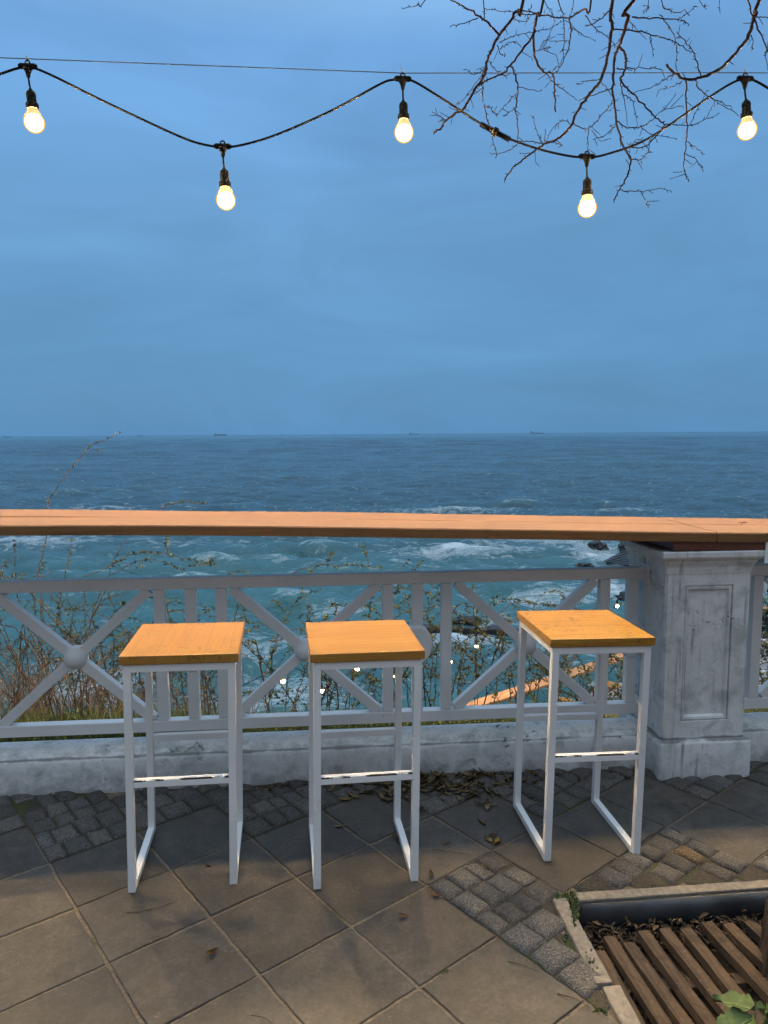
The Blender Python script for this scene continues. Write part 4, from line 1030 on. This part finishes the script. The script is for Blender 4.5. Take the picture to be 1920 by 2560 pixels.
def build_weed():
    root = thing('broadleaf_weed', 'green broad leaved weed with a torn leaf growing in the tree pit beside the trunk', 'weed', (.945, 1.665, -.125))
    root.scale = (.82,) * 3; g = random.Random(4)
    for (tx, ty, tz, L, Wd, yaw, pit) in [(-.125, -.035, .190, .150, .095, R(200), -.12), (-.075, .035, .205, .125, .080, R(140), -.1), (.0, -.06, .17, .14, .075, R(275), -.55), (.03, .02, .19, .10, .06, R(60), -.3)]:
        bm = BM(); n, m = 14, 8; rows = []
        for i in range(n + 1):
            t = i / n; w = Wd * .5 * max(.02, math.sin(math.pi * t ** .75) ** .8); row = []
            for k in range(m + 1):
                u = -1 + 2 * k / m; ed = 1 + (.10 * math.sin(t * 40) + .12 * mnoise.noise(Vector((t * 9, u * 2, L * 77)))) * abs(u) ** 3
                row.append(bm.verts.new((L * (t - .15), u * w * ed, .018 * abs(u) - .16 * L * t * t + .006 * math.sin(t * 16 + u * 2) * abs(u))))
            rows.append(row)
        for a, b in zip(rows, rows[1:]):
            for k in range(m):
                if (rows.index(a), k) in ((3, 6), (4, 6), (7, 7), (8, 6)) and tx < -.1: continue
                bm.faces.new((a[k], a[k + 1], b[k + 1], b[k])).smooth = True
        E = Matrix.Translation((tx * .45, ty * .45, tz)) @ Matrix.Rotation(yaw, 4, 'Z') @ Matrix.Rotation(pit * -1, 4, 'Y')
        for v in bm.verts: v.co = E @ v.co
        lf = link('leaf', bm, M['weed'], root, True, recalc=False)
        bm = BM(); tube(bm, [E @ Vector((L * (t / 6 - .15), 0, .0025 - .16 * L * (t / 6) ** 2)) for t in range(6)], [.0022 - .0003 * t for t in range(6)], 5)
        link('vein', bm, M['weed_vein'], lf)
        bm = BM(); tube(bm, [Vector((0, 0, 0)), Vector((tx * .2, ty * .2, tz * .6)), E @ Vector((-L * .15, 0, 0))], [.004, .003, .0022], 6); link('stalk', bm, M['weed_vein'], root)
build_weed()

# ------------------------------------------------------------------ bank beyond the wall, lower terrace
def bank_z(x, y):
    off = (Vector((x, y, 0)) - W0).dot(WNOR)
    z = .10 - .22 * max(0, off - .2) if off < .8 else -.032 - .56 * (off - .8)
    return z + mnoise.noise(Vector((x * .9, y * .9, 0))) * .10 * min(1, max(0, off - .3)) + mnoise.noise(Vector((x * .2, y * .2, 5))) * .5 * min(1, max(0, off - 3) / 6)
bm = BM(); xs = np.linspace(-26, 30, 113); ofs = np.concatenate([np.linspace(.165, 4, 20), np.linspace(4.4, 24, 36)])
vs = []
for o_ in ofs:
    row = []
    for x in xs:
        p = W0 + WDIR * x + WNOR * float(o_); row.append(bm.verts.new((p.x, p.y, bank_z(p.x, p.y))))
    vs.append(row)
for a, b in zip(vs, vs[1:]):
    for k in range(len(xs) - 1): bm.faces.new((a[k], a[k + 1], b[k + 1], b[k])).smooth = True
tag(link('hillside', bm, M['bank']), kind='structure')
LT = -5.1; Q0 = Vector((2.07, 14.36, 0)); QD = Vector((.79, .613, 0)); QN = Vector((-.613, .79, 0))     # lower counter line
bm = BM(); a = Q0 - QD * 5 + QN * .7; b = Q0 + QD * 22 + QN * .7; c = b - QN * 9; d = a - QN * 9
pr = [a, b, c, d]; A = [bm.verts.new((p.x, p.y, LT)) for p in pr]; B = [bm.verts.new((p.x, p.y, -11)) for p in pr]
bm.faces.new(A)
for k in range(4): bm.faces.new((A[k], A[(k + 1) % 4], B[(k + 1) % 4], B[k]))
tag(link('lower_terrace', bm, M['terrace']), kind='structure')
QA = math.atan2(QD.y, QD.x)
root = thing('bar_counter', 'wooden bar counter far below on the lower terrace, seen under the stool by the pillar', 'counter', Q0 + Vector((0, 0, -4.02)), QA)
bm = BM(); box(bm, 6.5, 0, 0, 21, .34, .05, None, .006); link('plank', bm, M['low_wood'], root)
for k in range(-2, 11):
    bm = BM(); box(bm, k * 1.6 + .8, .05, -.55, .07, .07, 1.05, None, .004); link('post', bm, M['white_flat'], root)
for t, nn, lb in ((1.9, -.55, 'far bar stool on the lower terrace, below the wooden lower counter, left one'), (3.55, -.55, 'far bar stool on the lower terrace beside the railing baluster, right one'), (5.0, -.5, 'far bar stool on the lower terrace hidden mostly behind the pillar')):
    c = copy_tree(st1); p = Q0 + QD * t + QN * nn; c.location = (p.x, p.y, LT); c.rotation_euler = (0, 0, QA); c['label'] = lb; c['group'] = 'bar stools on the lower terrace'
bm = BM()
p = Q0 + QD * 3.3 - QN * .5
tube(bm, [(0, 0, 0), (0, 0, .75), (.0, 0, .80)], [.16, .17, .02], 14)
o = link('red_bin', bm, M['red']); o.location = (p.x - .05, p.y, LT); tag(o, 'small red object on the lower terrace half hidden behind shrub twigs', 'bin')
# lower festoon
lowl = [(*at_y(610, 1472, 11.9), 'lit bulb of the lower festoon, leftmost one, between the leftmost and middle stools'), (*at_y(694, 1492, 12.2), 'lit lower festoon bulb right beside the left front leg of the middle stool'),
        (*at_y(770, 1445, 12.6), 'lit bulb of the lower festoon seen under the middle stool seat'), (*at_y(846, 1460, 13.0), 'lit bulb of the lower festoon beside the right back leg of the middle stool'),
        (*at_y(971, 1430, 13.6), 'small lit bulb of the lower festoon beside a baluster right of the middle stool'), (*at_y(1028, 1397, 14.1), 'lit bulb of the lower festoon among twigs, left of the right stool'),
        (*at_y(1130, 1405, 14.7), 'tiny lit bulb of the lower festoon against the brace by the right stool'), (*at_y(1332, 1309, 16.6), 'lit bulb of the lower festoon above the right stool, against the foam')]
proto = None
bm = BM(); cp = [(-4.2, 10.2, -2.2), (-3.0, 11.05, -2.75)] + [(x, y, z + .24) for x, y, z, _ in lowl[:7]] + [(3.6, 15.5, -2.5), (4.4, 16.1, -2.75), tuple(Vector(lowl[7][:3]) + Vector((0, 0, .24))), (7, 17.8, -2.5), (9, 19.2, -2.2)]
tube(bm, smooth_path(cp, 4), .007, 5); tag(link('festoon_cable', bm, M['black_rubber']), 'thin dark cable of the lower festoon strung above the lower terrace', 'cable')
for x, y, z, lb in lowl:
    if proto is None: proto = make_lamp(.05, 'far_bulb'); c = proto
    else: c = copy_tree(proto)
    c.location = (x, y, z + .242); c['label'] = lb; c['group'] = 'lamps of the lower festoon'
# right of the pillar, far below
kp = at_z(1650, 1300, -5.1)
root = thing('kiosk', 'white flat roofed kiosk with blue roof edge, far below right of the pillar', 'kiosk', (kp.x + .6, kp.y + 3, LT), R(10))
bm = BM(); box(bm, 0, 0, 1.1, 3.2, 2.4, 2.2, None, .01); link('wall', bm, M['white_flat'], root)
bm = BM(); box(bm, 0, 0, 2.27, 3.5, 2.7, .14, None, .01); link('roof', bm, M['blue_trim'], root)
bm = BM(); box(bm, -.4, -1.21, 1.3, 1.0, .02, .8, None, .004); link('window', bm, M['wire'], root)
fp = at_y(1635, 1400, 12.5)
root = thing('white_fence', 'low white wooden fence on the slope seen beside the pillar on its right', 'fence', (fp.x - .8, 12.5, fp.z - .95), R(20))
for zz in (.35, .95):
    bm = BM(); box(bm, 1.0, 0, zz, 3.2, .05, .07, None, .004); link('rail', bm, M['white_flat'], root)
for k in range(5):
    bm = BM(); box(bm, -.5 + k * .75, .0, .3, .08, .09, 1.5, None, .004); link('post', bm, M['white_flat'], root)

# ------------------------------------------------------------------ shrubs and grass on the bank
def leaf_quad(bm, lay, p, d, L, g, t):
    d = d.normalized(); s = d.orthogonal().normalized(); s = Matrix.Rotation(g.uniform(0, 6.28), 3, d) @ s
    w = L * .24; nrm = d.cross(s) * (L * .12)
    f = bm.faces.new([bm.verts.new(p), bm.verts.new(p + d * L * .5 + s * w + nrm), bm.verts.new(p + d * L), bm.verts.new(p + d * L * .5 - s * w + nrm)])
    set_tint(f, lay, (t, t, t))
def grow(bmS, bmL, lay, pts, r, g, leaf=1.0, side=.35, Lf=.025, depth=0):
    P = smooth_path(pts, 6); n = len(P)
    P = [p + Vector((g.gauss(0, .004), g.gauss(0, .004), g.gauss(0, .004))) for p in P]
    tube(bmS, P, [r * (1 - .55 * i / (n - 1)) for i in range(n)], 4, False)
    for i in range(1, n):
        d = (P[i] - P[i - 1]); seg = d.length; d.normalize()
        if i > n * .22 and leaf > 0:
            k = seg * 52 * leaf; k = int(k) + (g.random() < k % 1)
            for q in range(k):
                p = P[i - 1].lerp(P[i], g.random())
                for u in range(g.randint(1, 3)):
                    e = (d * .5 + Vector((g.gauss(0, 1), g.gauss(0, 1), g.gauss(.25, .8)))).normalized(); leaf_quad(bmL, lay, p, e, Lf * g.uniform(.55, 1.2), g, g.random())
        if depth < 2 and g.random() < side * seg * 9 and i > n * .15:
            e = (d * .7 + Vector((g.gauss(0, .8), g.gauss(0, .8), g.gauss(.2, .5)))).normalized(); L = g.uniform(.12, .38) * (1 if depth == 0 else .5)
            q = [P[i], P[i] + e * L * .5, P[i] + e * L + Vector((g.gauss(0, .03), g.gauss(0, .03), -.25 * L * g.random()))]
            grow(bmS, bmL, lay, q, max(.0012, r * .5), g, leaf, side * .6, Lf, depth + 1)
def shrub(label, roots, seed, n, h, leaf, arcs=(), spread=.45, side=.35, r=.0048, Y=None, bare=False):
    g = random.Random(seed); bmS, bmL = BM(), BM(); lay = tint_layer(bmL)
    base = Vector((sum(x for x, y in roots) / len(roots), sum(y for x, y in roots) / len(roots), 0)); base.z = bank_z(base.x, base.y)
    for k in range(n):
        rx, ry = roots[k % len(roots)]; rx += g.gauss(0, .12); ry += g.gauss(0, .12)
        p0 = Vector((rx, ry, bank_z(rx, ry) - .03)); hh = h * g.uniform(.55, 1.1); ln = Vector((g.gauss(0, spread), g.gauss(-.05, spread * .5), 0)) * hh
        p1 = p0 + ln * .35 + Vector((0, 0, hh * .5)); p2 = p0 + ln + Vector((0, 0, hh * g.uniform(.8, 1.0))); p3 = p2 + ln * g.uniform(.1, .5) + Vector((0, 0, g.uniform(-.18, .12) * hh))
        grow(bmS, bmL, lay, [p0, p1, p2, p3], r * g.uniform(.7, 1.2), g, leaf * g.uniform(.5, 1.3), side)
    for (Yd, rr, lf, pl) in arcs:
        grow(bmS, bmL, lay, [at_y(x, y, Yd + .05 * i) for i, (x, y) in enumerate(pl)], rr, g, lf, .28 if lf > .3 else .06)
    root = thing('shrub', label, 'shrub', base, 0, 'twiggy shrubs beyond the railing')
    for nm, b, m in (('stems', bmS, M['stem']), ('leaves', bmL, M['twig_leaf'])):
        if not len(b.faces): b.free(); continue
        o = link(nm, b, m, root, nm == 'stems', recalc=False); o.location = -base
    return root
shrub('bare brown thicket of stems at the left edge behind the railing', [(-2.55, 4.6), (-2.3, 4.9), (-2.75, 5.0), (-2.0, 4.8)], 1, 62, 1.20, .26,
      [(4.7, .004, .25, [(75, 1330), (78, 1260), (100, 1150), (103, 1090), (140, 1030), (190, 970), (235, 945), (262, 934)]), (4.6, .003, .7, [(40, 1340), (35, 1250), (32, 1165)]), (4.7, .003, .5, [(0, 1245), (60, 1250), (120, 1235)])], .35, .30)
shrub('leafy arching shrub behind the left crossed brace, its long stem rising to the counter', [(-1.75, 4.7), (-1.5, 4.9), (-1.25, 4.7)], 2, 15, 1.12, .7,
      [(4.6, .0042, .3, [(165, 1480), (195, 1340), (240, 1225), (272, 1160)]), (4.6, .003, 1.3, [(180, 1247), (240, 1222), (290, 1196), (350, 1196), (400, 1206), (462, 1217)]), (4.7, .003, 1.2, [(240, 1240), (300, 1212), (345, 1212), (400, 1232)]),
       (4.75, .003, 1.3, [(335, 1120), (350, 1095), (380, 1086), (415, 1085), (448, 1087)]), (4.7, .003, .8, [(110, 1400), (140, 1250), (155, 1165)]), (4.6, .003, 1.2, [(200, 1420), (250, 1320), (320, 1290), (380, 1305)])], .40, .42)
shrub('small leafed shrub seen between the legs of the leftmost stool', [(-1.0, 4.7), (-.72, 4.8)], 3, 11, .95, .8, [(4.8, .003, 1.0, [(475, 1250), (500, 1238), (535, 1232)]), (4.6, .003, 1.1, [(350, 1480), (400, 1360), (470, 1310), (520, 1290)])], .40, .45)
shrub('loose leafy shrub between the leftmost and middle stools', [(-.42, 4.7), (-.15, 4.9), (-.62, 4.8)], 4, 13, .98, .9, [(4.6, .003, 1.4, [(560, 1490), (600, 1380), (640, 1300), (690, 1270)]), (4.7, .003, 1.3, [(632, 1237), (680, 1222), (720, 1222), (770, 1222), (822, 1227)])], .45, .45)
shrub('shrub with an upright leafy stem seen under and above the middle stool', [(.10, 4.7), (.32, 4.8)], 5, 11, .95, .9, [(4.6, .0034, 1.8, [(785, 1520), (795, 1400), (798, 1330), (802, 1268)]), (4.6, .003, 1.2, [(850, 1365), (900, 1335), (950, 1305)])], .35, .42)
shrub('slender upright shrub between the medallion and the next baluster', [(.52, 4.7), (.72, 4.9)], 6, 8, 1.0, .8, [(4.6, .0034, .9, [(925, 1540), (935, 1420), (925, 1330), (928, 1278)]), (4.6, .0034, .8, [(895, 1340), (880, 1300), (868, 1270)]), (4.6, .003, 1.1, [(905, 1400), (925, 1370), (960, 1340)])], .25, .40)
shrub('arching leafy shrub behind the brace left of the right stool', [(.95, 4.8), (1.2, 4.9)], 7, 12, .92, .9, [(4.6, .0034, 1.5, [(1000, 1530), (1040, 1400), (1055, 1330), (1090, 1295), (1150, 1300)]), (4.7, .003, 1.4, [(1070, 1330), (1120, 1300), (1180, 1308), (1250, 1315)]), (4.6, .0034, .6, [(980, 1540), (1010, 1440), (1060, 1345)])], .40, .42)
shrub('dense low leafy shrub in front of the lower counter, under the right stool', [(1.45, 4.8), (1.75, 4.9), (2.0, 5.0), (1.6, 5.3)], 8, 20, .70, 1.1, [], .60, .60)
shrub('thin twiggy shrub showing right of the pillar below the fence', [(2.6, 4.9), (2.9, 5.0)], 9, 9, .8, .7, [], .35, .4)
# dark evergreen on the lower slope, right of the pillar
g = random.Random(31); ep = at_y(1655, 1345, 15.0)
root = thing('evergreen_bush', 'dense dark evergreen bush below the kiosk, right of the pillar', 'bush', (ep.x + .35, 15.0, ep.z - .9))
bm = BM(); lay = tint_layer(bm)
for k in range(5200):
    c = [(0, 0, .9, .75), (.6, .2, .7, .6), (-.35, .1, .6, .5), (.25, -.2, 1.25, .45)][k % 4]
    d = Vector((g.gauss(0, 1), g.gauss(0, 1), g.gauss(0, 1))).normalized(); rr = c[3] * g.random() ** .35
    leaf_quad(bm, lay, Vector(c[:3]) + d * rr, d + Vector((g.gauss(0, .6), g.gauss(0, .6), g.gauss(0, .6))), g.uniform(.05, .10), g, g.random())
link('leaves', bm, M['ever_leaf'], root, recalc=False)
bm = BM(); tube(bm, [(0, 0, -.8), (0, 0, 0), (.1, 0, .8)], [.06, .05, .02], 8); link('trunk', bm, M['stem'], root)

bm = BM(); lay = tint_layer(bm); g = random.Random(12)
for k in range(15000):
    s = g.uniform(-3.0, 1.15) if g.random() < .86 else g.uniform(1.6, 3.2); off = .185 + abs(g.gauss(0, .45))
    p = wp(s, off); p.z = bank_z(p.x, p.y) - .01
    h = g.uniform(.035, .085) * (1.5 if s < -.9 else (1.0 if s < .1 else .75)); w = g.uniform(.0016, .003); an = g.uniform(0, 6.28); ln = Vector((g.gauss(0, .4), g.gauss(0, .4), 0)) * h
    sd = Vector((math.cos(an), math.sin(an), 0)) * w; t = min(1, max(0, g.gauss(.35, .25)))
    v = [bm.verts.new(p - sd), bm.verts.new(p + sd), bm.verts.new(p + sd * .7 + ln * .4 + Vector((0, 0, h * .6))), bm.verts.new(p - sd * .7 + ln * .4 + Vector((0, 0, h * .6))), bm.verts.new(p + ln + Vector((0, 0, h)))]
    for f in (bm.faces.new(v[:4]), bm.faces.new((v[3], v[2], v[4]))): set_tint(f, lay, (t, t, t))
tag(link('grass', bm, M['grass'], recalc=False), 'short green grass on the bank just beyond the low wall', 'grass', None, 'stuff')
bm = BM(); lay = tint_layer(bm)
for k in range(1500):
    s = g.gauss(-2.1, .55); off = g.uniform(.9, 2.1)
    if g.random() < .25: s = g.gauss(-1.1, .35)
    p = wp(s, off); p.z = bank_z(p.x, p.y) - .02
    h = g.uniform(.25, .62) * (1 if s < -1.5 else .6); w = g.uniform(.0012, .0024); an = g.uniform(0, 6.28); ln = Vector((g.gauss(0, .35), g.gauss(0, .3), 0)) * h; sd = Vector((math.cos(an), math.sin(an), 0)) * w; t = g.random()
    q = [p, p + ln * .3 + Vector((0, 0, h * .5)), p + ln + Vector((0, 0, h * .95)), p + ln * 1.5 + Vector((0, 0, h * .95 - .05 * g.random()))]
    prev = None
    for i, c in enumerate(q):
        a = bm.verts.new(c - sd * (1 - i * .25)); b = bm.verts.new(c + sd * (1 - i * .25))
        if prev: set_tint(bm.faces.new((prev[0], prev[1], b, a)), lay, (t, t, t))
        prev = (a, b)
tag(link('dry_grass', bm, M['dry'], recalc=False), 'tall dry brown grass stalks on the bank behind the left crossed brace', 'grass', None, 'stuff')

# ------------------------------------------------------------------ rocks, jetty, breakwater, ships
def rock(x, y, sx, sy, sz, label, seed, grp='dark rocks in the surf'):
    p = at_z(x, y, SEA_Z); bm = BM(); bmesh.ops.create_icosphere(bm, subdivisions=4, radius=1)
    for v in bm.verts:
        c = v.co.copy(); f = 1 + .35 * mnoise.noise(c * 1.6 + Vector((seed, 0, 0))) + .16 * mnoise.noise(c * 4 + Vector((0, seed, 0)))
        v.co = Vector((c.x * sx * f, c.y * sy * f, c.z * sz * f))
    o = link('rock', bm, M['dark_stone'], None, False); o.location = (p.x, p.y, SEA_Z + sz * .15)
    return tag(o, label, 'rock', grp)
rock(1290, 1186, .95, .8, .75, 'isolated dark rock in white foam left of the pillar top', 1)
rock(1262, 1223, .7, .5, .28, 'low flat dark rock just above the top rail near the pillar', 2)
rock(1352, 1190, .7, .8, .8, 'dark rock behind the slatted jetty against the pillar edge', 3)
rock(1349, 1292, .45, .5, .35, 'small dark rock in the foam between the last two balusters', 4)
rock(1010, 1340, .9, .5, .22, 'low dark rock behind the brace left of the right stool', 5)
rock(845, 1368, .35, .3, .22, 'small dark rock left of the medallion baluster', 6)
rock(745, 1350, .5, .4, .25, 'dark rock breaking the surf above the middle stool seat', 7)
jp = at_z(1342, 1222, SEA_Z)
root = thing('slatted_jetty', 'small slatted wooden ramp jetty in the surf beside the pillar edge', 'jetty', (jp.x + .3, jp.y, SEA_Z + .2), R(35))
for k in range(9):
    bm = BM(); box(bm, k * .32 - 1.1, 0, .15 + .08 * k, .17, 2.6, .07, Matrix.Rotation(-.24, 4, 'Y'), .006); link('plank', bm, M['dark_stone'], root)
for s in (-.9, .9):
    bm = BM(); bar(bm, (-1.3, s, .02), (1.9, s, .74), .12, .12); link('beam', bm, M['dark_stone'], root)
bp_ = at_z(1000, 1368, SEA_Z)
bm = BM(); box(bm, 0, 0, 0, 6.2, .7, .5, None, .08); bmesh.ops.subdivide_edges(bm, edges=[e for e in bm.edges if e.calc_length() > 2], cuts=20)
for v in bm.verts: v.co += Vector((0, mnoise.noise(v.co * 1.3), mnoise.noise(v.co * 1.7 + Vector((3, 3, 3))))) * .14
o = link('breakwater', bm, M['dark_stone']); o.location = (bp_.x + .1, bp_.y, SEA_Z + .12); o.rotation_euler = (0, 0, R(-7)); tag(o, 'low dark breakwater slab in the surf behind the baluster right of the middle stool', 'breakwater')

def ship(x, L, dist, label, kind):
    d = ray(x, 940); p = Vector((d.x / d.y * dist, dist, SEA_Z))
    root = thing('cargo_ship', label, 'ship', p, 0, 'ships on the horizon')
    bm = BM(); h = L * .075; bw = L * .15
    secs = [(-.5, .55, 1.0), (-.47, .8, 1.0), (-.3, 1, 1), (.3, 1, 1), (.42, .6, 1.08), (.5, .05, 1.3)]; rings = []
    for t, w, hh in secs:
        rings.append([bm.verts.new((t * L, y, z)) for y, z in ((-bw / 2 * w, h * hh), (-bw / 2 * w * .8, -2), (bw / 2 * w * .8, -2), (bw / 2 * w, h * hh))])
    for A, B in zip(rings, rings[1:]):
        for k in range(4): bm.faces.new((A[k], A[(k + 1) % 4], B[(k + 1) % 4], B[k]))
    bm.faces.new(rings[0]); bm.faces.new(rings[-1])
    link('hull', bm, M['ship_hull'], root)
    bm = BM(); sx = -.38 if kind != 'mid' else .05
    box(bm, sx * L, 0, h + L * .045, L * .10, bw * .8, L * .09); box(bm, sx * L - L * .02, 0, h + L * .105, L * .05, bw * .9, L * .03); link('deckhouse', bm, M['ship_house'], root)
    bm = BM(); box(bm, (sx - .075) * L, 0, h + L * .06, L * .035, bw * .3, L * .12); link('funnel', bm, M['ship_hull'], root)
    if kind == 'box':
        bm = BM()
        for k in range(5): box(bm, (-.24 + k * .145) * L, 0, h + L * .028, L * .135, bw * .9, L * (.056 if k % 2 else .045))
        link('cargo', bm, M['ship_hull'], root)
    else:
        bm = BM()
        for t in (-.05, .2, .4): box(bm, t * L, 0, h + L * .05, L * .012, L * .012, L * .10)
        link('mast', bm, M['ship_hull'], root)
for a in [(16, 100, 8000, 'faint cargo ship on the horizon at the far left edge', 'mast'), (303, 85, 8000, 'small ship on the horizon just right of the bent stem tip', 'mid'), (477, 145, 8000, 'boxy loaded cargo ship on the horizon above the leftmost stool', 'box'),
          (895, 115, 8000, 'faint low tanker on the horizon near the middle of the picture', 'mast'), (1160, 150, 8000, 'faint long cargo ship on the horizon, rightmost of the five', 'mast')]: ship(*a)
